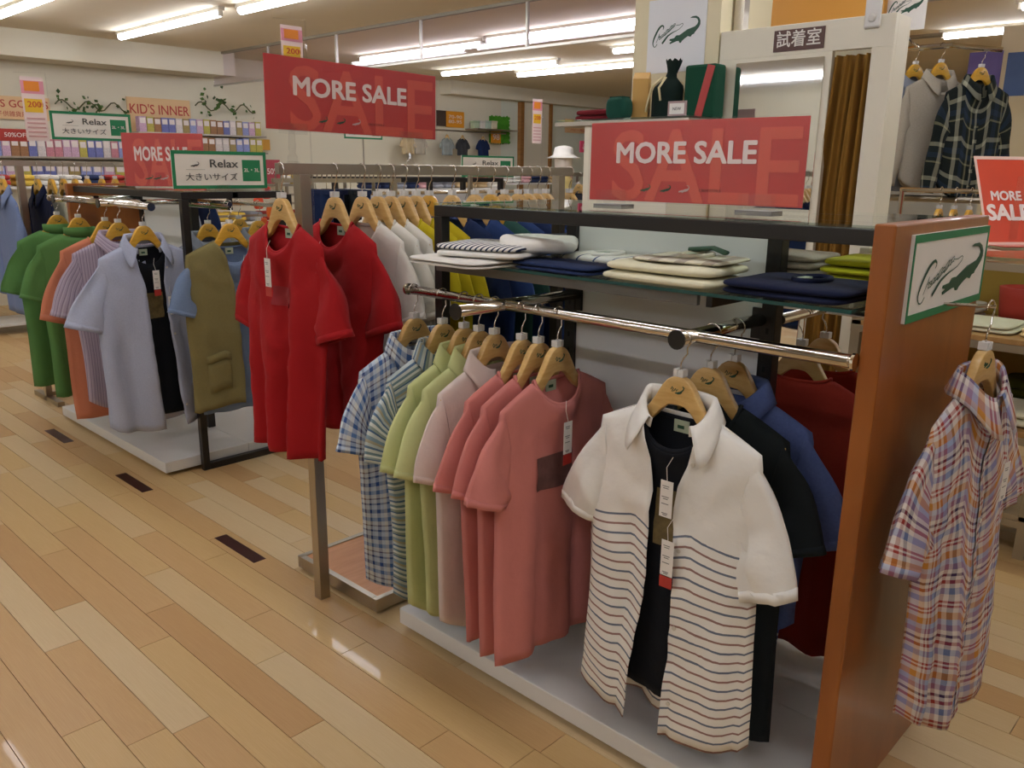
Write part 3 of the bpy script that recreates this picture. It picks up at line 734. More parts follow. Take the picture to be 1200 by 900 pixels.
hung('t_shirt', 1.41, 1.65, bz, .0, 'wooden hanger of the salmon tee whose printed front shows', label='salmon pink crew neck tee with printed front and long white price tag', cat='t-shirt', fab=F_pink, L=.77, dep=.026, sl=.24, seed=8, out=.06, sla=(0, -.06), fold=.008, bk=.3, nza=.7,
     tags=[(-.03, -.07, -.275, True)], graphic=(-.10, .05, -.47, -.375, P_print), nf=.07)
# arm, facing the aisle
RZ = -math.pi / 2
hung('t_shirt', 1.0, 1.735, bz, RZ, 'wooden hanger with bare slope carrying the charcoal tee', label='charcoal black tee hanging behind the white striped shirt', cat='t-shirt', fab=F_black, L=.84, dep=.016, sl=.26, seed=10, out=.05, fold=.004, nza=.5, rr=.034, tags=[(-.02, -.05, -.30)])
hung('long_shirt', .995, 1.84, bz, RZ, 'wooden hanger holding the blue chambray shirt', label='blue chambray shirt hanging behind the charcoal tee', cat='shirt', fab=F_blush, kind='collar', L=.62, dep=.022, sl=.27, seed=11, out=.075, fold=.003, nza=.5, rr=.034, hem='tail', placket=True)
garment('t_shirt', (1.84, .995, bz), RZ, label='blue and white striped tee hanging inside the blue chambray shirt', cat='t-shirt', fab=P_blw, L=.74, dep=.016, inner=.034, fold=.001, nza=.3, sleeve=False, seed=12, lab=False)
hanger((1.605, 1.0, bz), RZ, 'wooden hanger carrying the white striped open shirt')
garment('t_shirt', (1.605, 1.0, bz), RZ, label='black crew neck tee worn inside the open white striped shirt', cat='t-shirt', fab=F_inblk, L=.72, dep=.022, inner=.014, sleeve=False, seed=13, tags=[(.03, -.075, -.315, False), (.04, -.072, -.46, True)], fold=.004, graphic=(-.03, .06, -.50, -.36, P_print2), nf=.075)
garment('open_shirt', (1.605, 1.0, bz), RZ, label='open white shirt with fine grey and brown stripes below the chest', cat='shirt', fab=P_wstripe, sleeve_mat=F_white2, collar_mat=F_white2, kind='collar', L=.80, dep=.042, hw=.25, sl=.27, out=.085, sla=(-.025, -.03), dsl=(0, .05), seed=14, hem='tail', tail=.03, gap=(GAPW(.035, .035, .06), GAPW(.045, .05, .04)), fold=.010, buttons=4, cuff=.07, rr=.05)
# rear rust tops
for x, lab_ in ((2.15, 'rust red top hanging inside the rack beside the post'), (2.30, 'rust red top hanging inside the rack against the wooden panel')):
    hung('sweater', .965, x, bz, -RZ, 'wooden hanger of the ' + lab_, label=lab_, cat='sweater', fab=F_rust, L=.80, dep=.024, sl=.3, seed=int(x * 10), hw=.235, fold=.010, sla=(-.05, -.05), cuff=.055, nza=.7)
# madras shirt on the end panel
peg = MB(); peg.cyl((0, 0, 0), (0, -.112, .006), .004, 8); peg.box(-.012, .012, -.004, .002, -.02, .02)
tag(peg.build('wall_hook', M_chrome, None, (1.985, .584, 1.222)), 'small chrome peg on the cherry wood end panel below the crocodile sign', 'hook')
hung('check_shirt', .482, 1.985, 1.222, math.radians(-6), 'wooden hanger holding the madras checked shirt', label='red blue and ochre madras checked shirt hanging on the cherry wood end panel', cat='shirt', fab=P_madras, kind='collar', L=.78, dep=.045, sl=.27, out=.06, dsl=(.04, 0), seed=21, hem='tail', placket=True, buttons=5, fold=.010, cuff=.065, bk=.4, nza=.8, tags=[(.02, -.075, -.33)])
# ================================================================ near stand
sx = 2.362; sz = 1.493
TL = [(1.424, F_red, 'red', 'printed tee at the free end of the steel stand', .74),
      (1.621, F_red, 'red', 'crew neck tee hanging behind the front red tee', .70),
      (1.732, F_whitej, 'white', 'tee hanging next to the second red tee', .72), (1.797, F_whitej, 'white', 'tee hanging between two white tees', .72), (1.853, F_whitej, 'white', 'tee hanging next to the mustard tees', .72),
      (1.912, F_yel, 'mustard yellow', 'tee hanging next to the white tees', .74), (1.967, F_yel, 'mustard yellow', 'tee in the middle of three mustard tees', .74), (2.028, F_yel, 'mustard yellow', 'tee next to the navy tees', .78),
      (2.14, F_navy, 'navy', 'tee next to the mustard tees', .74), (2.257, F_blue, 'royal blue', 'tee between navy tee and green tee', .74), (2.345, F_grn, 'dark green', 'tee among the blue tees', .74),
      (2.419, F_blue, 'royal blue', 'tee next to the dark green tee', .74), (2.497, F_navy, 'navy', 'tee with two blue neighbours on the steel stand', .74), (2.557, F_blue, 'royal blue', 'tee after the navy tee on the steel stand', .74),
      (2.614, F_navy, 'navy', 'tee near the far post of the steel stand', .74), (2.666, F_dnavy, 'midnight blue', 'tee near the far post of the steel stand', .74), (2.815, F_navy, 'navy', 'tee beyond the far post of the steel stand', .74)]
for i, (x, fb, cn, ds, L) in enumerate(TL):
    k = {}
    if i == 0: k = dict(tags=[(.015, -.072, -.27, True)], graphic=(-.02, .09, -.42, -.36, P_printr), dep=.042, fold=.013, hw=.205, sl=.28, cuff=.08, bk=.25)
    elif i == 1: k = dict(tags=[(-.012, -.07, -.285)], dep=.04, fold=.013, hw=.21, sl=.28, cuff=.08)
    else: k = dict(sl=.26, **TIGHT)
    hung('t_shirt', sx, x, sz, RZ, 'wooden hanger of the %s %s' % (cn, ds), label='%s %s' % (cn, ds), cat='t-shirt', fab=fb, L=L, seed=30 + i, out=.045, yellow=(i in (7, 10)), **k, lab=i < 2, nu=26 if i < 4 else 18, nv=30 if i < 4 else 20)
# ================================================================ white deck rack clothes
zb = 1.315
hung('t_shirt', 5.076, 1.65, zb, 0, 'yellow hanger of the green top at the far end of the rail', label='grass green high neck top at the wooden end of the rail', cat='t-shirt', fab=F_green, kind='high', nf=.025, L=.86, sl=.28, seed=50, dep=.035, out=.05, yellow=True, nu=18, nv=20)
hung('t_shirt', 4.76, 1.65, zb, 0, 'yellow hanger of the green top next to the lilac shirt', label='grass green high neck top next to the lilac shirt', cat='t-shirt', fab=F_green, kind='high', nf=.025, L=.86, sl=.28, seed=51, dep=.035, out=.05, yellow=True, nu=18, nv=20)
hung('shirt', 4.24, 1.65, zb, 0, 'yellow hanger of the lilac shirt', label='lilac rib striped short sleeve shirt hanging behind the pale blue shirt', cat='shirt', fab=P_lilac, kind='collar', L=.84, sl=.3, seed=52, dep=.022, fold=.006, nza=.6, rr=.04, out=.07, yellow=True, hem='tail', placket=True, sw=.225, cw=.25)
garment('t_shirt', (1.65, 4.40, zb), 0, label='orange tee showing below the lilac shirt', cat='t-shirt', fab=F_orange, L=.91, sl=.34, seed=53, dep=.02, fold=.005, nza=.6, rr=.04, out=.07, sw=.225, cw=.25, lab=False)
hanger((1.65, 4.40, zb), 0, 'yellow hanger of the orange tee', None, True)
hanger((1.65, 3.955, zb), .12, 'yellow hanger carrying the open pale blue linen shirt', None, True)
garment('t_shirt', (1.65, 3.955, zb), .12, label='black tee with small print inside the open pale blue shirt', cat='t-shirt', fab=F_inblk, L=.82, dep=.026, inner=.014, sleeve=False, seed=56, tags=[(.0, -.075, -.29, True), (.075, -.06, -.42)], graphic=(-.03, .05, -.52, -.40, P_print2), fold=.005)
garment('open_shirt', (1.65, 3.955, zb), .12, label='open pale blue linen short sleeve shirt with pointed collar', cat='shirt', fab=F_lb, kind='collar', L=.87, sl=.31, out=.11, sla=(0, -.08), seed=57, dep=.05, hw=.27, cw=.26, sw=.225, gap=(GAPW(.045, .04, .03), GAPW(.05, .06, .08)), hem='tail', tail=.03, cuff=.085, rr=.06, fold=.010, buttons=3)
hanger((1.965, 3.735, 1.325), 0, 'yellow hanger carrying the khaki vest', None, True)
garment('t_shirt', (1.965, 3.735, 1.325), 0, label='faded blue tee worn inside the khaki vest', cat='t-shirt', fab=F_dblue, L=.80, dep=.034, sl=.26, out=.06, seed=58, inner=.02, fold=.004, tags=[(.03, -.07, -.29, True)], sw=.225, cw=.25)
vest, vb = garment('vest', (1.965, 3.735, 1.325), 0, label='khaki canvas vest with flap pockets over a blue tee', cat='vest', fab=F_khaki, kind='none', L=.76, dep=.055, sw=.225, cw=.255, hw=.26, sleeve=False, gap=(GAPW(.03, .015, .03), GAPW(.035, .05, .07)), seed=59, fold=.006, hem='tail', tail=-.03)
for s in (-1, 1):
    p = MB(); p.sheet(lambda i, j: vb(s * lerp(.075, .2, i / 5), s * lerp(.075, .2, i / 5) / .26, .66 + .05 * j / 2, -1) + Vector((0, -.009, 0)), 5, 2, lambda i, j: (i * .02, j * .02))
    pf = p.build('pocket_flap', F_khaki, vest, smooth=True, solid=.004)
    p = MB(); p.sheet(lambda i, j: vb(s * lerp(.08, .195, i / 5), s * lerp(.08, .195, i / 5) / .26, .70 + .2 * j / 4, -1) + Vector((0, -.005, 0)), 5, 4, lambda i, j: (i * .02, j * .02))
    p.build('pocket', F_khaki, vest, smooth=True, solid=.004)
for j, (x, y, fb, ds) in enumerate(((2.055, 4.13, F_grey, 'dark grey shirt collar just behind the khaki vest'), (2.385, 4.21, F_grey, 'blue grey shirt between khaki vest and red tee'), (2.385, 4.42, F_beige, 'beige top behind the grey shirt near the rack post'))):
    hung('shirt', y, x, 1.30, 0, 'yellow hanger of the ' + ds, label=ds, cat='shirt', fab=fb, kind='collar', L=.78, sl=.26, seed=60 + j, yellow=True, nu=16, nv=16, out=.02, sla=(-.03, -.03), **TIGHT)
for x_, y0_, y1_ in ((2.055, 3.887, 4.33), (2.385, 3.887, 5.235)):
    MB().tube([(x_ - 2.079, y0_ - 4.575, 1.30), (x_ - 2.079, y1_ - 4.575, 1.30)], .0125, 12).build('hanging_rail', M_chrome, rackB)
    MB().box(x_ - 2.079 - .01, x_ - 2.079 + .01, y0_ - 4.575 - .01, y0_ - 4.575 + .01, 1.29, 1.36).build('bracket', M_black, rackB)
# ================================================================ second stand and far left clothes
for i, (x, fb, ds, lng) in enumerate(((1.613, F_sky, 'chambray blue shirt at the free end of the rear stand', 1), (1.805, F_dnavy, 'midnight navy long sleeve jacket on the rear stand', 1), (1.885, F_beige, 'beige grey top after the navy jacket', 0), (1.955, F_grey, 'grey top after the beige top', 0), (2.025, F_grey, 'grey top in front of the camouflage top', 0),
        (2.10, P_camo, 'grey camouflage patterned top on the rear stand', 0), (2.19, F_teal, 'teal top after the camouflage top', 0), (2.275, F_teal, 'teal top before the olive tops', 0), (2.42, F_olive, 'olive top after the teal tops', 0), (2.56, F_olive, 'olive top in the middle of the rear stand', 0), (2.7, F_grey, 'grey top near the far post of the rear stand', 0), (2.84, F_navy, 'navy top near the far post of the rear stand', 0))):
    hung('long_shirt' if lng else 't_shirt', 5.82, x, 1.497, RZ, 'yellow hanger of the ' + ds, label=ds, cat='shirt', fab=fb, kind='collar' if lng else 'tee', L=.74, sl=.58 if lng else .25, seed=70 + i, out=.03, yellow=True, nu=16, nv=18, lab=False, bk=.5, **TIGHT)
# ================================================================ folded clothes on the glass shelf
sh = 1.237
def at_shelf(px, py, z=None): return on_z(px, py, z or sh)
folded('folded_tee', (1.68, 1.74, sh), .02, 'white folded tee lying under the navy striped one and overhanging the shelf', 't-shirt', F_white2, w=.35, d=.29, hs=(.012, .012), seed=1, neck=False)
r = folded('folded_striped_tee', (1.70, 1.70, sh + .023), .25, 'rumpled white tee with navy stripes on the glass shelf', 't-shirt', P_bw, w=.23, d=.27, hs=(.022, .02), seed=2, neck=False, mats=[F_white2, P_bw])
slab(.2, .22, .05, 9, .55, .022).build('bunched_sleeve', F_white2, r, (.05, -.12, .012), .4, True)
folded('folded_tee', (1.882, 1.44, sh), 0, 'white tee with a thin navy line folded behind the navy tee', 't-shirt', weave('thin_line_white', None, [(0, '#e4e0d6'), (.9, '#3a4a72')], 1, .06), w=.15, d=.26, hs=(.018, .02), seed=3)
folded('folded_tee', (1.72, 1.45, sh), .0, 'royal navy tee folded flat at the front of the glass shelf', 't-shirt', F_navy, w=.155, d=.28, hs=(.012, .014), seed=4, neck=False)
folded('folded_tee', (1.912, 1.19, sh), 0, 'navy tee with pale neck label folded behind the cream tees', 't-shirt', F_navy, w=.10, d=.21, hs=(.012, .014), seed=5)
for k, dz in enumerate((0, .0245)):
    folded('folded_cream_tee', (1.748 + .004 * k, 1.13, sh + dz * 1.0), .01 * k, ('lower' if k == 0 else 'upper') + ' cream tee of the folded pair on the glass shelf', 't-shirt', F_cream, w=.20, d=.32, hs=(.025,), seed=6 + k, neck=False)
r = folded('folded_beige_tee', (1.79, 1.10, sh + .050), .1, 'beige striped tee with a green neck label on top of the cream tees', 't-shirt', weave('beige_band', None, [(0, '#cfc8b0'), (.6, '#a89d8c')], 1, .07), w=.2, d=.24, hs=(.012,), seed=8)
MB().tube([(.03, -.07, .022), (.05, -.03, .03), (.035, .03, .024)], .012, 8, flat=.5).build('label_band', mat('label_green', '#3c5a46', .6), r, smooth=True)
folded('folded_dark_tee', (1.77, .80, sh), -.03, 'midnight navy tee with white piping folded beside the wooden panel', 't-shirt', F_dnavy, w=.25, d=.29, hs=(.018, .02), seed=9, neck=True, inner_mat=F_dnavy)
folded('folded_citron_tee', (2.115, .76, sh + .003), 0, 'citron green tee with blue neck facing on the rear shelf', 't-shirt', F_limek, w=.22, d=.25, hs=(.022, .022, .022), seed=10, inner_mat=F_limek)
folded('folded_grey_tee', (2.13, .99, sh + .003), .0, 'stack of pale grey folded knitwear beside the citron tee', 't-shirt', F_ltgrey, w=.2, d=.18, hs=(.022, .022, .022), seed=11, neck=False)
folded('folded_black_tee', (2.125, 1.72, sh + .003), .0, 'black trousers folded on the rear of the glass shelf', 'trousers', F_black, w=.24, d=.26, hs=(.02, .022, .022), seed=12, neck=False)
s = MB().box(-.125, .085, -.64, .62, -.008, 0).build('glass_shelf', M_glass, rackA, (.155, .01, sh + .003))
# ================================================================ signs
LOGO_C = [(825,205),(860,185),(930,178),(975,200),(1003,245),(1005,290),(985,330),(950,370),(915,405),(905,425),(870,435),(850,465),(825,460),(800,455),(740,490),(700,520),(680,548),(655,545),(645,520),(600,525),(540,545),(485,565),(480,545),(520,525),(475,515),(480,495),(560,480),(590,445),(620,440),(650,440),(720,400),(790,360),(860,340),(920,320),(955,290),(968,255),(955,225),(925,208),(880,205)]
def _lg(p): return ((p[0] - 585) / 840, -(p[1] + .075 * (p[0] - 585) - 390) / 840)
def croc(parent, x, y, z, s, m, rot=0.0, name='crocodile_emblem', sz=None):
    pts = [_lg(p) for p in LOGO_C]; b = MB()
    if sz is None: pts = [(px - .17, pz) for px, pz in pts]; sz = s
    b.prism([(px * s, pz * sz) for px, pz in pts], -.0008, .0008)
    o = b.build(name, m, parent, (x, y, z), fix=True); o.rotation_euler = (0, rot, 0); return o
def script(parent, x, y, z, s, m, sz=None):
    b = MB(); sz = sz or s
    def st(pts, w):
        n = len(pts); pp = [_lg(p) for p in pts]
        for k in range(n - 1):
            (ax, az), (bx, bz) = pp[k], pp[k + 1]; ax *= s; bx *= s; az *= sz; bz *= sz
            dx, dz = bx - ax, bz - az; L = math.hypot(dx, dz) or 1; h0 = w(k / (n - 1)) * sz; h1 = w((k + 1) / (n - 1)) * sz; nx, nz = -dz / L, dx / L
            q = [(ax + nx * h0 - dx * .08, az + nz * h0 - dz * .08), (bx + nx * h1 + dx * .08, bz + nz * h1 + dz * .08), (bx - nx * h1 + dx * .08, bz - nz * h1 + dz * .08), (ax - nx * h0 - dx * .08, az - nz * h0 - dz * .08)]
            b.face([b.vert((u, -.00003 * k, v)) for u, v in q])
    st([(345,355),(356,335),(355,315),(335,300),(315,306),(300,315),(275,338),(255,365),(230,402),(210,440),(190,480),(175,520),(170,550),(174,575),(190,602),(210,607),(228,597),(250,565)], lambda t: .006 + .012 * math.sin(math.pi * min(1, t * 1.2)))
    path = [(235,540),(262,480),(285,420),(278,470),(290,455)]
    for k in range(8):
        bx, by = 300 + k * 36, 480 - k * 25; h = (52, 48, 52, 95, 46, 95, 48, 46)[k]
        for a in range(0, 360, 40):
            r = math.radians(a); path.append((bx + 13 * math.cos(r) + (-math.sin(r)) * -h * .28, by - 6 - h * .5 * math.sin(r)))
        path.append((bx + 14, by + 8))
    st(path, lambda t: .0048)
    st([(585,300),(640,298),(690,275),(705,285),(700,300),(690,315),(640,355),(590,378),(540,395),(490,420),(440,450),(410,480),(380,515),(345,555)], lambda t: .004 + .018 * max(0, t - .5) * 2 * (1 if t < .97 else .7))
    o = b.build('brand_script', m, parent, (x, y, z)); return o
def board(name, loc, rz, w, h, label, m, cat='sign', th=.004, group=None, tilt=0):
    r = empty(name, loc, rz, label, cat, group)
    MB().box(-w/2, w/2, -th/2, th/2, 0, h).build('panel', m, r, bevel=.0006)
    if tilt: r.rotation_euler = (tilt, 0, rz)
    return r
def more_sale(loc, rz, w, h, label, clips=True, posts=None):
    r = board('sale_sign', loc, rz, w, h, label, M_red, th=.003)
    s_ = h
    text(r, 'SALE', .05 * w, -.0018, h * .40, h * 1.25, M_red2, .01, width=w * .86, name='tonal_letters')
    text(r, 'MORE SALE', -.03 * w, -.0028, h * .60, h * .36, M_textw, .028, width=w * .66)
    for k, (xx, mm) in enumerate(((-.2, M_dgreen), (-.1, M_dgreen), (-.01, mat('emblem_grey', '#b9a09c', .5)))): croc(r, xx * w, -.0026, h * .17, h * .24, mm, .1, 'small_emblem')
    text(r, 'CROCODILE', .11 * w, -.0026, h * .16, h * .05, mat('print_maroon', '#7d1d1e', .5), 0, width=w * .10, name='small_print')
    # clear acrylic sleeve in front of the paper
    MB().box(-w/2 - .004, w/2 + .004, -.0065, -.0045, -.004, h + .004).build('acrylic_sleeve', M_acryl, r)
    if clips:
        for xx in (-.36 * w, .33 * w):
            b = MB(); b.box(xx - .045, xx + .045, -.03, -.008, -.012, .03); b.box(xx - .045, xx + .045, .004, .02, -.012, .03); b.build('clip', glass('clip_acrylic', (.97, .97, .97), .1, 1.4), r)
            MB().box(xx - .05, xx + .05, -.035, .025, -.016, -.010).build('clip_base', mat('clip_grey', '#77736c', .3), r)
    return r
more_sale((1.985, 1.255, 1.416), RZ, .66, .215, 'red MORE SALE sign standing on the glass top of the cherry wood rack')
r = more_sale((1.722, 2.362, 1.605), 0, .675, .215, 'red MORE SALE sign raised on clear holders above the steel stand', clips=False)
for xx in (-.25, .22):
    b = MB(); b.tube([(xx, 0, -.115), (xx, 0, -.08), (xx, 0, -.07), (xx, 0, -.05), (xx, 0, .02)], [.016, .016, .009, .011, .009], 14)
    b.box(xx - .05, xx + .05, -.012, -.008, -.012, .02); b.build('holder', M_acryl, r, smooth=False)
    MB().cyl((xx, 0, -.104), (xx, 0, -.094), .02, 14).build('holder_ring', glass('clip_acrylic', ()), r)
r.rotation_euler = (0, math.radians(1.0), 0)
def relax(loc, rz, w, h, label, txt='2L・3L'):
    r = board('size_sign', loc, rz, w, h, label, mat('sign_ivory', '#e3ddcf', .4), th=.006)
    t = .02
    b = MB(); b.box(-w/2, w/2, -.0045, -.0028, 0, t*.8); b.box(-w/2, w/2, -.0045, -.0028, h - t*.8, h); b.box(-w/2, -w/2 + t*.8, -.0045, -.0028, t*.8, h - t*.8); b.box(w/2 - t*.8, w/2, -.0045, -.0028, t*.8, h - t*.8)
    b.build('green_border', M_green, r)
    MB().box(.23 * w, .43 * w, -.0045, -.0028, .2 * h, .78 * h).build('green_square', M_green, r)
    text(r, txt, .33 * w, -.0052, .50 * h, .14 * h, M_textw, .008, width=.17 * w)
    dk = mat('sign_text_dark', '#4b4a44', .5)
    text(r, 'Relax', .03 * w, -.0048, .66 * h, .30 * h, dk, .012, width=.30 * w)
    text(r, '大きいサイズ', -.10 * w, -.0048, .30 * h, .22 * h, dk, .0, width=.54 * w)
    croc(r, -.27 * w, -.0045, .64 * h, .36 * h, dk, .15)
    MB().box(-.36 * w, -.17 * w, -.0045, -.003, .50 * h, .515 * h).build('rule', mat('rule_grey', '#b7b2a6', .5), r)
    return r
r = relax((2.022, 3.888, 1.392), 0, .485, .175, 'ivory Relax size sign with green border standing on the white deck rack')
MB().box(-.03, .04, -.01, -.006, -.01, .02).build('clip', M_acryl, r)
r = relax((2.14, 5.75, 1.645), 0, .49, .17, 'ivory Relax size sign with green border above the rear stand')
MB().cyl((.1, .005, -.145), (.1, .005, 0), .006, 8).build('stem', M_acryl, r)
more_sale((2.0, 4.45, 1.39), math.radians(-45), .42, .27, 'red MORE SALE sign standing behind the Relax sign on the white deck rack', clips=False)
# crocodile sign on the cherry panel
pc = on_y(1107, 320, .58)
r = board('brand_sign', (2.0, .580, 1.205), 0, .50, .178, 'white crocodile brand sign with green border on the cherry wood panel', M_card, th=.008)
b = MB(); b.box(-.25, .25, -.0056, -.0038, 0, .016); b.box(-.25, .25, -.0056, -.0038, .162, .178); b.box(-.25, -.243, -.0056, -.0038, .016, .162); b.box(.243, .25, -.0056, -.0038, .016, .162); b.build('green_border', M_green, r)
croc(r, .01, -.0052, .088, .42, M_dgreen, sz=.24); script(r, .01, -.0052, .088, .42, M_dgreen, .24)
# pillar poster
r = board('brand_poster', (3.796, 2.515, 1.985), RZ, .34, .35, 'white crocodile poster on the cream pillar', mat('poster_white', '#e9eaea', .5), th=.004)
croc(r, 0, -.003, .19, .275, M_dgreen, sz=.28); script(r, 0, -.003, .19, .275, M_dgreen, .28)
MB().cyl((0, -.02, .36), (0, .0, .36), .02, 12).build('suction_hook', M_redlbl, r)
# ================================================================ fitting room
X = 3.8
fr = empty('fitting_room', (X, 1.85, 0), 0, 'cream fitting room booth with mirror front and brown curtain', 'fitting room')
def fb(name, y0, y1, z0, z1, m, x0=0, x1=.03, bev=.002): return MB().box(x0, x1, y0 - 1.85, y1 - 1.85, z0, z1).build(name, m, fr, bevel=bev)
fb('header_panel', 1.44, 2.262, 2.02, 2.15, M_cream); fb('front_panel', 1.70, 2.262, 0, 2.02, M_cream); fb('jamb', 1.44, 1.53, 0, 2.02, M_cream)
fb('side_panel', 1.44, 1.47, 0, 2.15, M_cream, .03, .15); fb('side_panel', 2.24, 2.262, 0, 2.15, M_cream, .03, .15); fb('rear_panel', 1.44, 2.262, 0, 2.15, M_cream, .15, .17)
fb('mirror', 1.73, 2.165, .35, 2.0, mat('mirror_silver', '#e8e8e4', .03, 1.0), -.008, 0)
b = MB(); nn = 60
def cp(i, j):
    t = i / nn; v = j / 20
    y = lerp(1.71, 1.53, t) + (.05 * math.sin(v * 3) * (1 - t) * (1 if v < .5 else .6)); pinch = 1
    return (.035 + .025 * math.sin(t * 26 + math.sin(v * 4)) + .012 * math.sin(t * 61 + 2 * v), y - 1.85, 2.0 - v * 1.9)
b.sheet(cp, nn, 20); b.build('curtain', fabric('brown_curtain', '#8d6629', .1), fr, smooth=True, solid=.003)
MB().cyl((.03, 1.46 - 1.85, 2.03), (.03, 1.75 - 1.85, 2.03), .01, 8).build('curtain_rod', M_chrome, fr)
r = board('fitting_room_sign', (3.797, 1.862, 2.035), RZ, .24, .092, 'brown plate lettered in white above the fitting room mirror', mat('plate_brown', '#553327', .5), th=.005)
text(r, '試着室', 0, -.0032, .046, .075, mat('plate_white', '#e9e4d8', .5), .008, width=.21)
b = MB(); b.box(-.035, .035, -.008, .008, -.09, .09); b.cyl((0, -.015, -.05), (0, .0, -.05), .018, 12)
tag(b.build('clip_hook', mat('clip_clear_grey', '#cfcac0', .2), None, (3.79, 1.535, 2.185), RZ, bevel=.01), 'grey plastic clip hook on the top edge of the fitting room', 'hook')
# wall panel behind, orange, and the grey upright beside the pillar
ob = empty('orange_board', (4.97, 2.45, 2.3), 0, 'orange board hanging above and behind the fitting room', 'board')
MB().box(-.025, .025, -.5, .5, 0, .32).build('panel', mat('orange_board', '#d99a3c', .6), ob)
for yy in (-.4, .4): MB().cyl((0, yy, .32), (0, yy, .5), .004, 6).build('wire', M_steel, ob)
tag(MB().box(3.9, 3.95, 2.205, 2.255, 2.15, 2.8).build('upright_post', M_steel, None), 'grey metal upright between pillar and fitting room', 'post')
# ================================================================ shelf of gifts before the pillar
cab = empty('display_shelf', (3.6, 2.52, 0), 0, 'tall cream display shelf with bags on its glass top before the pillar', 'shelf')
MB().box(-.18, .19, -.25, .26, 0, 1.715).build('body', M_cream, cab, bevel=.003); MB().box(-.2, .19, -.36, .44, 1.735, 1.745).build('glass_top', M_glass, cab)
MB().box(-.2, .19, -.36, .44, 1.715, 1.735).build('top_frame', M_steel, cab)
zt_ = 1.745
folded('folded_scarf', (3.62, 2.84, zt_), .2, 'maroon scarf folded on the display shelf', 'scarf', F_maroon, w=.16, d=.22, hs=(.03, .035), seed=20, neck=False)
r = empty('pouch', (3.55, 2.665, zt_), 0, 'small dark green pouch on the display shelf', 'pouch'); slab(.10, .12, .11, 3, .5).build('body', fabric('bottle_green_felt', '#1d4a3c'), r, smooth=True); MB().box(-.03, .03, -.04, .04, .1, .112).build('flap', fabric('bottle_green_felt', ''), r)
r = empty('paper_box', (3.68, 2.625, zt_), .5, 'tall tan paper box on the display shelf', 'box')
b = MB(); b.prism([(-.05, 0), (.05, 0), (.05, .2), (0, .235), (-.05, .2)], -.04, .04); b.build('body', mat('tan_paper', '#c79a4e', .6), r, fix=True)
MB().box(-.02, .02, -.042, -.04, .03, .06).build('label_patch', mat('tan_dark', '#7b5424', .6), r)
r = empty('drawstring_bag', (3.68, 2.47, zt_), 0, 'dark green drawstring bag with cream cords on the display shelf', 'bag')
b = MB(); b.sheet(lambda i, j: Vector((.05 * math.cos(i/24*6.283) * interp([(0, 1), (.55, 1.05), (.72, .45), (.8, .38), (1, .7)], j/14), .085 * math.sin(i/24*6.283) * interp([(0, 1), (.55, 1), (.72, .34), (.8, .28), (1, .5)], j/14) - .03 * sm((j/14 - .4) / .6), .28 * j/14 + .008 * math.sin(i * 2.3) * (j > 10))), 24, 14, None, True)
b.build('body', fabric('dark_bag_felt', '#16241f'), r, smooth=True)
MB().tube([(-.045, .0, .2), (-.06, .05, .16), (-.055, .08, .08), (-.05, .09, .04)], .006, 8).build('cord', mat('cream_cord', '#d8c99c', .7), r, smooth=True)
MB().tube([(-.05, -.02, .2), (-.062, .01, .15), (-.058, .0, .09)], .006, 8).build('cord', mat('cream_cord', ''), r, smooth=True)
r = empty('gift_box', (3.72, 2.285, zt_), 0, 'dark green gift box with red ribbon on the display shelf', 'gift box')
MB().box(-.05, .05, -.085, .085, 0, .25).build('body', fabric('gift_green', '#1c4a35'), r, bevel=.012)
MB().box(-.053, -.05, -.02, .02, 0, .25).build('ribbon', M_redlbl, r).rotation_euler = (.25, 0, 0)
r = empty('price_card', (3.47, 2.27, zt_), RZ, 'small framed price card before the gift box', 'price card')
MB().box(-.05, .05, -.003, .003, 0, .07).build('frame', mat('card_frame', '#a58a86', .5), r); MB().box(-.04, .04, -.0045, -.003, .012, .06).build('card', M_card, r); text(r, 'NEW', 0, -.005, .035, .02, M_cardprint, 0)
# ================================================================ shirts hanging right of the fitting room
rk = empty('garment_rail', (5.3, 1.8, 0), 0, 'chrome garment arms on the side of the fitting room wall', 'rail')
MB().tube([(.0, .66, 2.2), (.0, -.12, 2.2)], .016, 10).build('rail', M_chrome, rk); MB().tube([(0, -.11, 2.2), (.06, -.36, 2.16)], .014, 10).build('arm', M_chrome, rk); MB().tube([(0, .66, 2.26), (.0, -.06, 2.26)], .012, 10).build('rail', M_steel, rk)
MB().box(-.02, .02, .64, .68, 0, 2.3).build('post', M_steel, rk); MB().box(-.02, .02, -.46, -.42, 0, 1.38).build('post', M_steel, rk); MB().tube([(0, .66, 1.36), (0, -.44, 1.36)], .02, 10).build('rail', M_steel, rk)
for i, (px, py, X_, fb_, ds, yw) in enumerate(((1074, 66, 5.3, F_grey, 'grey check long sleeve shirt hanging close beside the fitting room', -30), (1104, 66, 5.3, F_ltgrey, 'oatmeal check long sleeve shirt with white price tag', -30), (1150, 80, 5.347, P_dark, 'dark green tartan long sleeve shirt', -30))):
    p = on_x(px, py, X_); p.z = 2.2 if i < 2 else 2.165
    hung('long_shirt', p.y, p.x, p.z, math.radians(yw), 'yellow hanger of the ' + ds, label=ds, cat='shirt', fab=fb_, kind='collar', L=.62, sl=.54, seed=90 + i, dep=.02, fold=.003, nza=.5, rr=.03, out=.05, sw=.215, cw=.22, hw=.215, nkd=.028, yellow=True, placket=True, hem='tail', nu=18, nv=22, tags=[(.0, -.055, -.42)] if i == 1 else [])
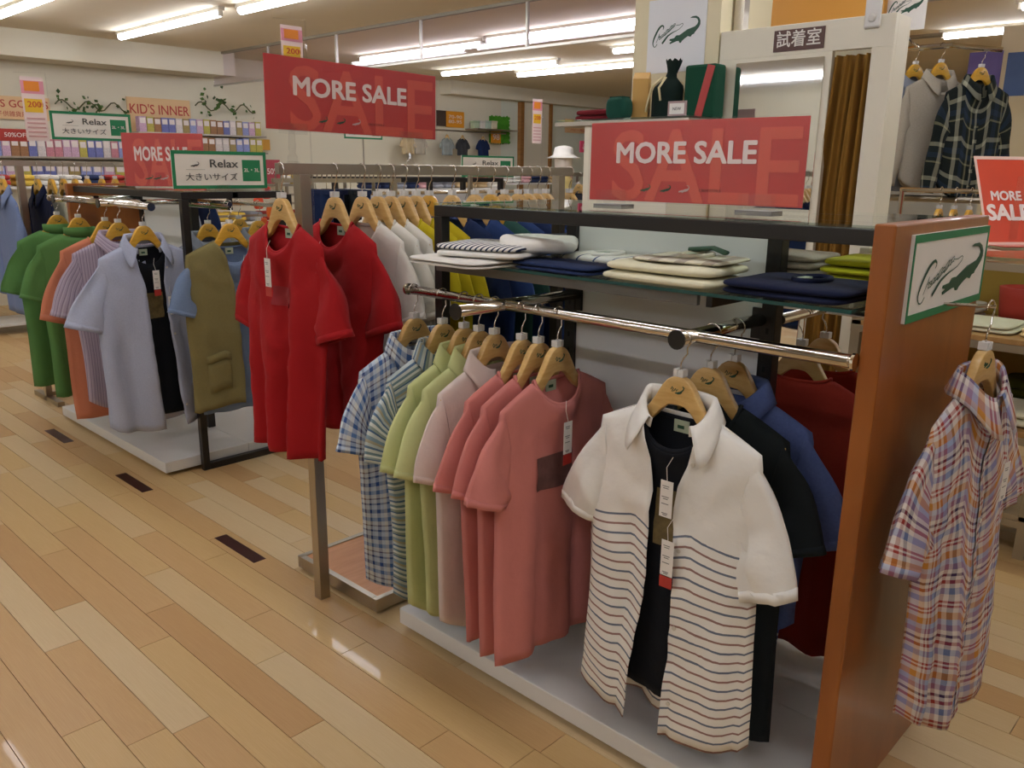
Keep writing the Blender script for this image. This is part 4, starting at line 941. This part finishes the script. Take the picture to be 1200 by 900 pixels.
r = board('brand_card', (5.05, 1.87, 2.262), RZ, .22, .27, 'white crocodile card on the rail above the grey shirts', M_card); MB().tube([(0, .004, .01), (0, .15, -.045), (0, .25, -.045)], .006, 8).build('holder', M_chrome, r); croc(r, 0, -.003, .13, .18, M_dgreen, sz=.2); script(r, 0, -.003, .13, .18, M_dgreen, .2)
for (px0, px1, py0, py1, c, ds) in ((1137, 1168, 62, 118, '#6a5f9a', 'purple poster on the wall behind the tartan shirt'), (1182, 1200, 62, 112, '#4f6a96', 'blue grey poster on the wall right of the purple poster')):
    a = on_x(px0, py0, 7.2); c2 = on_x(px1, py1, 7.2); w = abs(a.y - c2.y)
    board('wall_poster', (7.195, (a.y + c2.y) / 2, c2.z), RZ, w, a.z - c2.z, ds, mat('poster_' + c[1:], c, .6, vary=.25, vscale=9), 'poster')
struct(MB().box(7.2, 7.35, -2, 1.95, 0, 2.55).build('wall_partition', mat('partition_cream', '#dccfa8', .7)))
for i, (px, py, fbx) in enumerate(((1105, 242, F_ltgrey), (1122, 240, F_grey), (1132, 240, F_grey), (1146, 240, F_beige))):
    p = on_x(px, py, 4.6)
    hung('t_shirt', 1.42 - .07 * i, p.x, 1.42, 0, ('yellow hanger of the %s low top beside the cherry panel' % ('first', 'second', 'third', 'fourth')[i]), label='%s low hung top below the tartan shirt, %s from the booth' % (('oatmeal', 'grey', 'grey', 'beige')[i], ('first', 'second', 'third', 'fourth')[i]), cat='t-shirt', fab=fbx, L=.66, sl=.24, seed=100 + i, yellow=True, nu=14, nv=14, lab=False, **TIGHT)
lr = empty('low_stand', (4.6, 1.3, 0), 0, 'low chrome stand carrying four tops below the tartan shirt', 'clothes rack')
MB().tube([(0, .32, 1.42), (0, -.34, 1.42)], .012, 10).build('rail', M_chrome, lr)
for yy in (.31, -.33): MB().cyl((0, yy, 0), (0, yy, 1.42), .012, 10).build('post', M_chrome, lr)
MB().box(-.2, .2, -.35, .33, 0, .03).build('base', M_steel, lr)
# ================================================================ shelving unit at the right
sx0, sy1_ = 3.64, 1.5
un = empty('shelf_table', (sx0, .7, 0), 0, 'steel framed shelving table with folded clothes beside the madras shirt', 'shelf')
M_uw = wood('shelf_veneer', '#b98f56', '#a57c45', (2, 8, 8), .5); M_fr = mat('unit_frame', '#a79a80', .4, .5)
for yy in (-.05, .70, -1.0):
    for xx in (0, .58): MB().box(xx, xx + .04, yy - .02, yy + .02, 0, 1.19).build('leg', M_fr, un)
for z, m in ((1.17, M_glass), (.86, M_uw), (.50, M_uw), (.16, M_fr)):
    MB().box(0, .62, -1.02, .72, z, z + .022).build('shelf_board', m, un, bevel=.002)
    MB().box(-.004, .016, -1.02, .72, z - .03, z).build('edge_rail', M_fr, un)
MB().box(.60, .62, -1.0, .72, .55, 1.15).build('back_panel', mat('ochre_panel', '#a5822e', .6), un)
for i, (x, y, z, fb_, w, d, hs, ds) in enumerate(((3.84, .93, .882, F_cream, .27, .24, (.02, .02), 'cream folded knit on the middle shelf of the steel table'), (3.84, .69, .882, fabric('peach_knit', '#dcc08c'), .27, .2, (.02, .02), 'peach folded knit on the middle shelf of the steel table'), (3.84, .46, .882, F_cream, .27, .2, (.02, .02), 'ivory folded knit beside the peach knit on the steel table'),
      (4.08, 1.12, .882, F_ltgrey, .16, .2, (.03, .03, .02), 'grey folded knit behind the cream knit'), (3.84, 1.02, .522, F_grey, .2, .2, (.03, .03), 'grey folded cloth on the lower shelf of the steel table'), (4.08, .78, .522, fabric('moss_knit', '#4c4c14'), .2, .22, (.05, .05, .05), 'moss green folded knit on the lower shelf'), (3.82, .73, .522, F_cream, .26, .28, (.035, .04), 'cream rumpled knit in front of the moss green knit'), (3.86, .43, .522, fabric('stone_knit', '#b0a282'), .24, .26, (.05, .05, .05), 'stone coloured folded knit on the lower shelf'))):
    folded('folded_knit', (x, y, z), .04 * (i % 3 - 1), ds, 'knitwear', fb_, w, d, hs, 40 + i, neck=False)
r = empty('basket', (4.11, .86, .884), 0, 'round red basket with white filling on the middle shelf', 'basket')
b = MB(); b.sheet(lambda i, j: ((.09 + .015 * (j / 4)) * math.cos(i / 28 * 6.2832), (.09 + .015 * (j / 4)) * math.sin(i / 28 * 6.2832), .15 * j / 4), 28, 4, None, True); b.build('bowl', mat('red_felt', '#a83223', .8), r, smooth=True, solid=.02)
slab(.18, .18, .06, 5, .9, .01).build('filling', F_white2, r, (0, 0, .07), 0, True)
# slanted sale sign on the table
_q = on_z(1186, 288, 1.195)
r = empty('sale_stand', (_q.x, _q.y, 1.195), math.radians(-38), 'slanted MORE SALE tabletop sign in an acrylic holder beside the cherry panel', 'sign')
bd = MB().box(-.12, .12, -.002, .002, 0, .40).build('panel', mat('sign_orange_red', '#d4482c', .35, coat=.6, vary=.12, vscale=5), r); bd.rotation_euler = (-.42, 0, 0); bd.location = (0, 0, .01)
b = MB(); b.box(-.13, .13, -.004, -.0025, -.01, .005); b.box(-.13, .13, -.004, -.0025, .395, .41); b.box(-.13, -.118, -.004, -.0025, .005, .395); b.box(.118, .13, -.004, -.0025, .005, .395); b.build('border', mat('sign_pale_edge', '#e8c3b2', .5), bd)
text(bd, 'MORE', 0, -.004, .22, .06, M_textw, .03, width=.15); text(bd, 'SALE', 0, -.004, .14, .10, M_textw, .04, width=.21)
MB().box(-.13, .13, -.12, .02, 0, .004).build('acrylic_foot', M_acryl, r); fl = MB().box(-.12, .12, -.10, -.002, .004, .006).build('foot_panel', M_red2, r)
b = MB(); b.box(-.02, .02, .003, .006, 0, .3); b.build('prop', M_acryl, r)
# ================================================================ kids wall at the back
YB = 10.19
def wallboard(px0, py0, px1, py1, label, m, name='wall_sign', cat='sign', Y=YB):
    a = on_y(px0, py0, Y); c = on_y(px1, py1, Y); w = c.x - a.x; h = a.z - c.z
    return board(name, ((a.x + c.x) / 2, Y - .01, c.z), 0, w, h, label, m, cat, .015), w, h
M_peach = mat('peach_board', '#e8c290', .6, vary=.05); M_redtxt = mat('red_lettering', '#c0453a', .5)
r, w, h = wallboard(147, 113, 225, 163, 'peach KID\'S INNER board on the kids wall', M_peach)
text(r, "KID'S INNER", 0, -.009, h * .70, h * .34, M_redtxt, .008, width=w * .94); text(r, '子供肌着', 0, -.009, h * .28, h * .2, M_redtxt, .0, width=w * .36)
r, w, h = wallboard(-30, 110, 60, 142, 'peach KID\'S GOODS board on the kids wall', M_peach)
text(r, "KID'S GOODS", 0, -.009, h * .66, h * .45, M_redtxt, .008, width=w * .94); text(r, '子供雑貨用品', 0, -.009, h * .22, h * .26, M_redtxt, 0, width=w * .5)
def ivy(px0, px1, py, label, seed):
    rs = random.Random(seed); a = on_y(px0, py, YB); c = on_y(px1, py, YB)
    root = empty('ivy_garland', (a.x, YB - .06, a.z), 0, label, 'garland'); L = c.x - a.x
    MB().tube([(L * t / 20, 0, .05 * math.sin(t * .9)) for t in range(21)], .008, 5).build('vine', mat('vine_stem', '#5a5a35', .8), root)
    b = MB()
    for k in range(int(L * 60)):
        x = rs.random() ** 1.0 * L; cl = noise.noise(Vector((x * 2.2, seed, 0)))
        if cl < -.1 and rs.random() < .7: continue
        z = .05 * math.sin(x / L * 18) + rs.gauss(0, .06); y = rs.uniform(-.05, .02); s = rs.uniform(.03, .055); t = rs.uniform(0, 6.28)
        p = [(0, 0), (.5, .45), (1, 0), (.5, -.45)]; q = rs.uniform(-.03, .03)
        ids = [b.vert((x + s * (u * math.cos(t) - v * math.sin(t)), y + (q if u == .5 else 0) * (1 if v > 0 else -1), z + s * (u * math.sin(t) + v * math.cos(t)))) for u, v in p]
        b.face(ids, None, rs.choice((0, 0, 1)))
    o = b.build('leaves', [mat('ivy_leaf', '#4c6b2c', .7), mat('ivy_leaf_dark', '#38511f', .7)], root, solid=.002); o['kind'] = 'stuff'
ivy(62, 148, 122, 'ivy garland between the two peach boards', 3); ivy(226, 296, 124, 'ivy garland to the right of the KID\'S INNER board', 5)
# shelves with packs
def wshelf(px0, px1, py, label, depth=.3, Y=YB):
    a = on_y(px0, py, Y); c = on_y(px1, py, Y); zz = (a.z + c.z) / 2
    o = MB().box(a.x, c.x, Y - depth, Y, zz - .02, zz).build('wall_shelf', M_steel, None); tag(o, label, 'shelf'); return a.x, c.x, zz
pk = [mat('pack_%d' % i, c, .5, vary=.5, vscale=14) for i, c in enumerate(('#8d94c4', '#c8a3b8', '#b7a94a', '#9a6c44', '#6a6fa8', '#d0c6c0', '#a08a52', '#c27d86'))]
pkm = []
for m_ in pk:
    b = MB(); b.box(0, 1, -.05, .05, 0, 1); pkm.append((b.mesh('body', m_), MB().box(.12, .88, -.052, -.05, .55, .9).mesh('front_print', mat('pack_print', '#e3d8cf', .5, vary=.3, vscale=20))))
def packs(x0, x1, z, y, n, h, names, grp):
    rs = random.Random(int(x0 * 100)); w = (x1 - x0) / n
    for k in range(n):
        i = (k + rs.randrange(2)) % len(pkm); cn = ('periwinkle', 'pink', 'mustard', 'brown', 'indigo', 'ivory', 'khaki', 'rose')[i]
        r = empty('underwear_pack', (x0 + k * w, y, z), 0, '%s underwear pack standing %s' % (cn, names), 'package', '%s packs %s' % (cn, grp)); r.scale = (w * .93, 1, h * rs.uniform(.92, 1.0))
        link('body', pkm[i][0], r); link('front_print', pkm[i][1], r)
x0, x1, z = wshelf(150, 298, 157.5, 'upper wall shelf of packs under the KID\'S INNER board'); packs(x0 + .03, x1 - .05, z, YB - .22, 18, .17, 'on the upper kids wall shelf', 'on the upper shelf')
x0, x1, z = wshelf(205, 300, 178, 'middle wall shelf of packs right of the KID\'S INNER board'); packs(x0 + .03, x1 - .05, z, YB - .22, 11, .17, 'on the middle kids wall shelf', 'on the middle shelf')
x0, x1, z = wshelf(-20, 160, 184, 'long wall shelf of packs under the KID\'S GOODS board'); packs(x0 + .03, x1 - .05, z, YB - .22, 18, .19, 'on the long shelf under the goods board', 'on the long shelf')
x0, x1, z = wshelf(-20, 330, 212, 'lowest wall shelf of packs on the kids wall'); packs(x0 + .03, x1 - .05, z, YB - .22, 28, .2, 'on the lowest kids wall shelf', 'on the lowest shelf')
# flyers on clear rods
def flyer(px, py0, py1, depthY, label, w=.13, rz=0.0, rodbase=1.5):
    a = on_y(px, py0, depthY); c = on_y(px, py1, depthY); h = a.z - c.z
    r = empty('flyer_stand', (a.x, depthY, c.z), rz, label, 'flyer')
    MB().box(-w/2, w/2, -.001, .001, 0, h).build('paper', mat('flyer_paper', '#e6cfc8', .6), r)
    MB().box(-w/2, w/2, -.0025, -.001, h * .74, h * .94).build('pink_band', mat('flyer_pink', '#d98f9d', .6), r)
    MB().box(-w*.36, w*.3, -.004, -.0025, h * .78, h * .93).build('orange_block', mat('flyer_orange', '#e58a2c', .6), r)
    MB().box(-w*.42, w*.36, -.004, -.001, h * .45, h * .66).build('yellow_block', mat('flyer_yellow', '#e3b82c', .6), r)
    text(r, '200', 0, -.005, h * .57, h * .13, mat('flyer_red', '#c2492c', .6), .008, width=w * .6); text(r, '円', w * .3, -.005, h * .57, h * .07, mat('flyer_red', ''), 0)
    for k in range(5): MB().box(-w*.4, w*.4, -.003, -.001, h * (.06 + .07 * k), h * (.085 + .07 * k)).build('text_line', mat('flyer_line', '#cf9f9a', .6), r)
    MB().tube([(w/2 + .02, .004, c.z * 0 - (c.z - rodbase)), (w/2 + .02, .004, h + .03), (-w/2 - .03, .004, h + .02)], .003, 6).build('rod', M_acryl, r)
    return r
flyer(36, 90, 165, 5.9, 'pink and yellow price flyer on a clear rod above the rear stand')
flyer(341, 30, 100, 3.2, 'pink and yellow price flyer on a clear rod behind the raised sale sign', w=.10, rodbase=0)
flyer(630, 116, 168, 8.5, 'pink and yellow price flyer before the wood trimmed door', w=.2, rodbase=0)
r, w, h = wallboard(-40, 149, 33, 166, 'small red half price board at the far left', mat('board_red', '#b03a30', .5), Y=6.2); text(r, '50%OFF', w * .3, -.009, h * .5, h * .5, M_textw, .008, width=w * .42)
r, w, h = wallboard(308, 187, 328, 215, 'small dark red 50% card behind the white deck rack', mat('board_dark_red', '#a8404a', .5), Y=6.4); text(r, '50%', 0, -.009, h * .5, h * .35, M_textw, .008, width=w * .7)
r, w, h = wallboard(300, 163, 316, 176, 'small orange price card on the kids wall', mat('board_orange', '#e2a637', .5), Y=YB - .05)
# ---------------------------------------------------------------- rear racks between
rackC = empty('display_rack', (4.9, 5.7, 0), 0, 'black framed rack with Relax sign beyond the steel stand', 'rack')
for (a) in ((-1.0, .9, -.02, .02, 1.38, 1.42), (-1.0, .9, .5, .54, 1.38, 1.42)): MB().box(*a).build('top_bar', M_black, rackC)
for xx in (-1.0, -.02, .86): 
    for yy in (-.02, .5): MB().box(xx, xx + .04, yy, yy + .04, 0, 1.38).build('leg', M_black, rackC)
MB().box(-1.0, .9, .25, .27, .1, 1.3).build('back_panel', M_white, rackC); MB().box(-1.05, .95, -.1, .62, .02, .08).build('base_deck', M_white, rackC)
MB().cyl((-1.0, -.2, 1.3), (.9, -.2, 1.3), .014, 10).build('hanging_rail', M_chrome, rackC)
a = on_y(566, 206, 5.4); c = on_y(624, 206, 5.4)
r = relax(((a.x + c.x) / 2, 5.66, 1.425), 0, (c.x - a.x) * 1.05, .19, 'ivory Relax size sign with green border standing on the rack beyond the steel stand')
p = on_y(426, 163, 7.0); r = relax((p.x, 7.0, p.z), 0, .46, .17, 'ivory Relax size sign showing its lower edge under the raised sale sign'); MB().cyl((0, .006, -p.z), (0, .006, 0), .008, 8).build('stem', M_steel, r)
jk = [(355, F_navy, 'dark navy trousers'), (368, F_dnavy, 'midnight trousers'), (382, F_black, 'black trousers'), (396, F_navy, 'deep navy trousers')]
for i, (px, fb_, ds) in enumerate(jk):
    p = on_y(px + 14, 200, 4.3); r = empty('trousers', (p.x, 4.3, 1.42), RZ, ds + ' hanging on the rear bar behind the second red tee' if i == 1 else ds + ' hanging on the rear bar among other trousers', 'trousers')
    b = MB(); b.sheet(lambda q, j: (lerp(-.16, .16, q / 14) * (1 - .1 * j / 10), .018 * math.sin(q * 1.7 + i) + .01, -.05 - .95 * j / 10), 14, 10); b.build('legs', fb_, r, smooth=True, solid=.02)
    MB().tube([(0, 0, 0), (0, 0, -.05)], .003, 6).build('hook', M_chrome, r); MB().box(-.17, .17, -.01, .03, -.075, -.05).build('waistband', fb_, r)
bar = empty('waterfall_rail', (2.5, 4.3, 0), 0, 'steel stand with pegged display bar behind the near steel stand', 'clothes rack')
MB().box(.04, .95, -.012, .012, 1.41, 1.435).build('bar', M_steel, bar)
for k in range(26): MB().cyl((.06 + k * .034, 0, 1.435), (.06 + k * .034, -.006, 1.462), .004, 6).build('peg', M_steel, bar)
for xx in (.08, .9): MB().box(xx - .015, xx + .015, -.015, .015, 0, 1.41).build('post', M_steel, bar)
MB().box(.05, .95, -.2, .2, 0, .03).build('base', M_steel, bar)
for i, (px, fb_, cn) in enumerate(((545, F_navy, 'navy'), (568, F_grey, 'grey'), (590, F_beige, 'beige'), (612, F_black, 'black'), (636, F_navy, 'dark blue'), (450, F_grey, 'ash grey'), (475, F_beige, 'sand'), (500, F_blue, 'royal blue'))):
    p = on_y(px, 205, 5.5); hung('t_shirt', 5.5, p.x, 1.30, RZ, 'hanger of the %s top on the rack beyond the steel stand' % cn, label='%s top hanging on the rack beyond the steel stand' % cn, cat='t-shirt', fab=fb_, L=.7, sl=.24, seed=120 + i, nu=12, nv=12, lab=False)
for i, (px, cc, cn) in enumerate(((686, '#2c2b30', 'black'), (679, '#3a3a40', 'charcoal'), (693, '#d8a93c', 'mustard'))):
    p = on_y(px, 205, 5.2); hung('jacket', 5.2, p.x, 1.46, RZ, 'hanger of the %s jacket beside the cherry rack sign' % cn, label='%s jacket hanging beyond the raised sign of the cherry wood rack' % cn, cat='jacket', fab=fabric('jk_' + cn, cc), L=.7, sl=.5, seed=130 + i, nu=12, nv=12, lab=False, **TIGHT)
jr = empty('jacket_stand', (5.6, 5.2, 0), 0, 'steel stand carrying the dark jackets', 'clothes rack'); MB().box(-.7, 1.1, -.01, .01, 1.44, 1.475).build('rail', M_steel, jr); MB().box(-.7, -.67, -.015, .015, 0, 1.44).build('post', M_steel, jr); MB().box(1.07, 1.1, -.015, .015, 0, 1.44).build('post', M_steel, jr)
toys = []
# orange and red toys seen under the black frame
for i, (px, py, cc, ds) in enumerate(((303, 238, '#d9481f', 'orange'), (312, 226, '#c9311f', 'red'), (318, 248, '#e06a24', 'bright orange'), (308, 262, '#c8541f', 'rust orange'))):
    p = on_y(px, py, 6.55); toys.append(p.z + .06); r = empty('toy_pack', (p.x, 6.55, p.z - .05), 0, '%s wrapped pack hanging behind the white deck rack' % ds, 'package')
    slab(.085, .045, .10, i, .6).build('body', mat('toy_' + ds.replace(' ', '_'), cc, .4), r, smooth=True); MB().tube([(0, 0, .09), (0, .0, .11), (0, .15, .11)], .004, 6).build('hook', M_steel, r)
bk = empty('peg_rack', (3.9, 6.7, 0), 0, 'chrome peg rack carrying the orange wrapped packs', 'rack')
for xx in (-.5, .45): MB().box(xx, xx + .03, 0, .03, 0, 1.5).build('post', M_steel, bk)
for z in toys + [1.44]: MB().box(-.5, .48, -.004, .012, z - .01, z + .01).build('rail', M_steel, bk)
# ---------------------------------------------------------------- middle of the back wall
r, w, h = wallboard(522, 130, 543, 150, 'orange age board on the far back wall', mat('board_bright_orange', '#e69a22', .5)); text(r, '70-90\n80-95', 0, -.009, h * .5, h * .3, M_textw, .008, width=w * .75)
wallboard(511, 129, 522, 148, 'dark photo panel beside the orange board', mat('photo_dark', '#4a3c34', .5, vary=.5, vscale=8), 'photo_panel', 'picture')
r, w, h = wallboard(573, 136, 595, 168, 'green leafy panel on the far back wall', mat('leaf_panel', '#4c9a24', .8, vary=.4, vscale=25), 'leaf_panel', 'panel')
rs = random.Random(4); b = MB()
for k in range(400):
    x, z, t = rs.uniform(-w/2, w/2), rs.uniform(0, h), rs.uniform(0, 6.28); ids = [b.vert((x + .03 * math.cos(t + q), -.012 - rs.random() * .02, z + .03 * math.sin(t + q))) for q in (0, 2.1, 4.2)]; b.face(ids)
o = b.build('leaf_cover', mat('leaf_bright', '#4f9e26', .7), r); o['kind'] = 'stuff'
r, w, h = wallboard(575, 154, 586, 168, 'small orange 98 board beside the leafy panel', mat('board_bright_orange', ''), Y=YB - .12); text(r, '98', 0, -.009, h * .5, h * .7, M_textw, .008, width=w * .7)
wshelf(545, 592, 152, 'thin wall shelf with baby goods on the far back wall')
bs = [on_y(px, 151.5, YB) for px in (549, 556, 563, 570)]
for i, p in enumerate(bs):
    r = empty('baby_shoe_box', (p.x, YB - .15, p.z), 0, ('pale green', 'white', 'mint', 'cream')[i] + ' baby goods box on the thin wall shelf', 'box'); MB().box(-.055, .055, -.05, .05, 0, .12).build('body', mat('bbox%d' % i, ('#bfd2ae', '#e2ded2', '#c4d8c4', '#e5dcc0')[i], .6), r, bevel=.01); MB().box(-.057, .057, -.052, .052, .09, .125).build('lid', mat('bboxl%d' % i, ('#a9c09a', '#d2cec2', '#b4c8b4', '#d5ccb0')[i], .6), r)
for i, (px, py, fb_, ds) in enumerate(((492, 160, F_ltgrey, 'pale patterned'), (524, 160, P_camo, 'grey blotched'), (542, 158, fabric('dark_blotch', '#3a3a3c', heather=.7), 'black and white blotched'), (566, 158, F_navy, 'navy'), (478, 165, fabric('baby_tan', '#c9b48c'), 'tan'))):
    p = on_y(px, py, YB - .25)
    g_, _ = hung('infant_tee', YB - .25, p.x, 2.06, 0, 'little hanger of the %s baby top' % ds, label='%s baby top hanging on the far back wall' % ds, cat='baby top', fab=fb_, L=.42, sl=.2, seed=140 + i, nu=14, nv=12, lab=False, out=.04)
    h_ = [o_ for o_ in COL.objects if o_.get('label') == 'little hanger of the %s baby top' % ds][0]
    g_.scale = h_.scale = (.5, .55, .62)
tag(MB().cyl((on_y(470, 158, YB).x, YB - .25, 2.06), (on_y(580, 158, YB).x, YB - .25, 2.06), .012, 8).build('baby_rail', M_steel), 'steel rail of baby tops on the far back wall', 'rail')
r, w, h = wallboard(662, 139, 691, 157, 'peach Baby board on the far wall', M_peach); text(r, 'Baby', 0, -.009, h * .62, h * .5, M_redtxt, .008, width=w * .55); text(r, 'ベビー用品', 0, -.009, h * .2, h * .22, M_redtxt, 0, width=w * .6)
r, w, h = wallboard(679, 165, 694, 179, 'small crimson price card below the Baby board', mat('board_crimson', '#b03a58', .5), Y=7.0); text(r, 'さらに\n値下げ', 0, -.009, h * .5, h * .26, M_textw, .008, width=w * .7)
# mannequin torso with white hat
p = on_y(660, 200, 8.0); mq = empty('mannequin', (p.x, 8.0, 0), 0, 'child mannequin with white hat and yellow top beyond the steel stand', 'mannequin')
b = MB(); b.sheet(lambda i, j: ((.17 * math.cos(i / 20 * 6.283)) * interp([(0, .8), (.5, .85), (.85, 1.05), (1, .3)], j / 12), .10 * math.sin(i / 20 * 6.283) * interp([(0, .9), (.85, 1), (1, .5)], j / 12), .95 + .5 * j / 12), 20, 12, None, True); b.build('top', fabric('pale_yellow_top', '#e3d28c'), mq, smooth=True)
slab(.26, .26, .26, 3, 1.0, .005, 20, 14).build('head', mat('mannequin_skin', '#e8e2d6', .5), mq, (0, 0, 1.48), 0, True)
b = MB(); b.sheet(lambda i, j: (interp([(0, .24), (.2, .15), (.8, .12), (1, .01)], j / 8) * math.cos(i / 24 * 6.283), interp([(0, .24), (.2, .15), (.8, .12), (1, .01)], j / 8) * math.sin(i / 24 * 6.283), 1.66 + interp([(0, 0), (.2, .03), (.8, .15), (1, .17)], j / 8)), 24, 8, None, True); b.build('hat', F_white2, mq, smooth=True, solid=.01)
MB().cyl((0, 0, 0), (0, 0, .96), .03, 10).build('pole', M_chrome, mq); MB().cyl((0, 0, 0), (0, 0, .03), .16, 16).build('base', M_chrome, mq)
BK = ('leafy panel', 'wood trimmed door', 'KID\'S INNER shelves', 'goods board wall')
# low gondola masses with stacked goods in the aisle beyond
for i, (x, y, w, d, h, c) in enumerate(((7.2, 8.4, 2.2, .6, 1.25, '#c9b79a'), (9.6, 9.0, 2.0, .6, 1.3, '#cdbb98'), (4.6, 8.9, 2.0, .5, 1.3, '#cfc0a4'), (2.6, 8.6, 1.6, .5, 1.3, '#c7b79c'))):
    r = empty('goods_rack', (x, y, 0), 0, 'steel goods rack before the ' + BK[i], 'rack')
    for z in (.1, .5, .9, h): MB().box(-w/2, w/2, -d/2, d/2, z - .02, z).build('shelf_board', M_white, r)
    for sx_ in (-w/2, w/2 - .03):
        for sy_ in (-d/2, d/2 - .03): MB().box(sx_, sx_ + .03, sy_, sy_ + .03, 0, h + .1).build('post', M_steel, r)
    rs = random.Random(i); n = int(w / .2)
    for k in range(n):
        for z in (.9, h):
            cn, cc = rs.choice((('white', '#d8d4ca'), ('tan', '#bfa47a'), ('grey', '#8b8d93'), ('navy', '#2b3554'), ('red', '#a83c34'), ('yellow', '#d3b04a'), ('pink', '#d2a2a4')))
            folded('folded_goods', (x - w/2 + .12 + k * .2, y - .05, z), 0, '%s folded goods on the %s board before the %s' % (cn, 'top' if z == h else 'middle', BK[i]), 'clothing', fabric('goods_' + cn, cc), .16, .3, (.06, .05), k, neck=False, group='%s goods on rack %s %s' % (cn, ('by the leafy panel', 'by the door', 'by the inner shelves', 'by the goods wall')[i], 'top' if z == h else 'middle'))
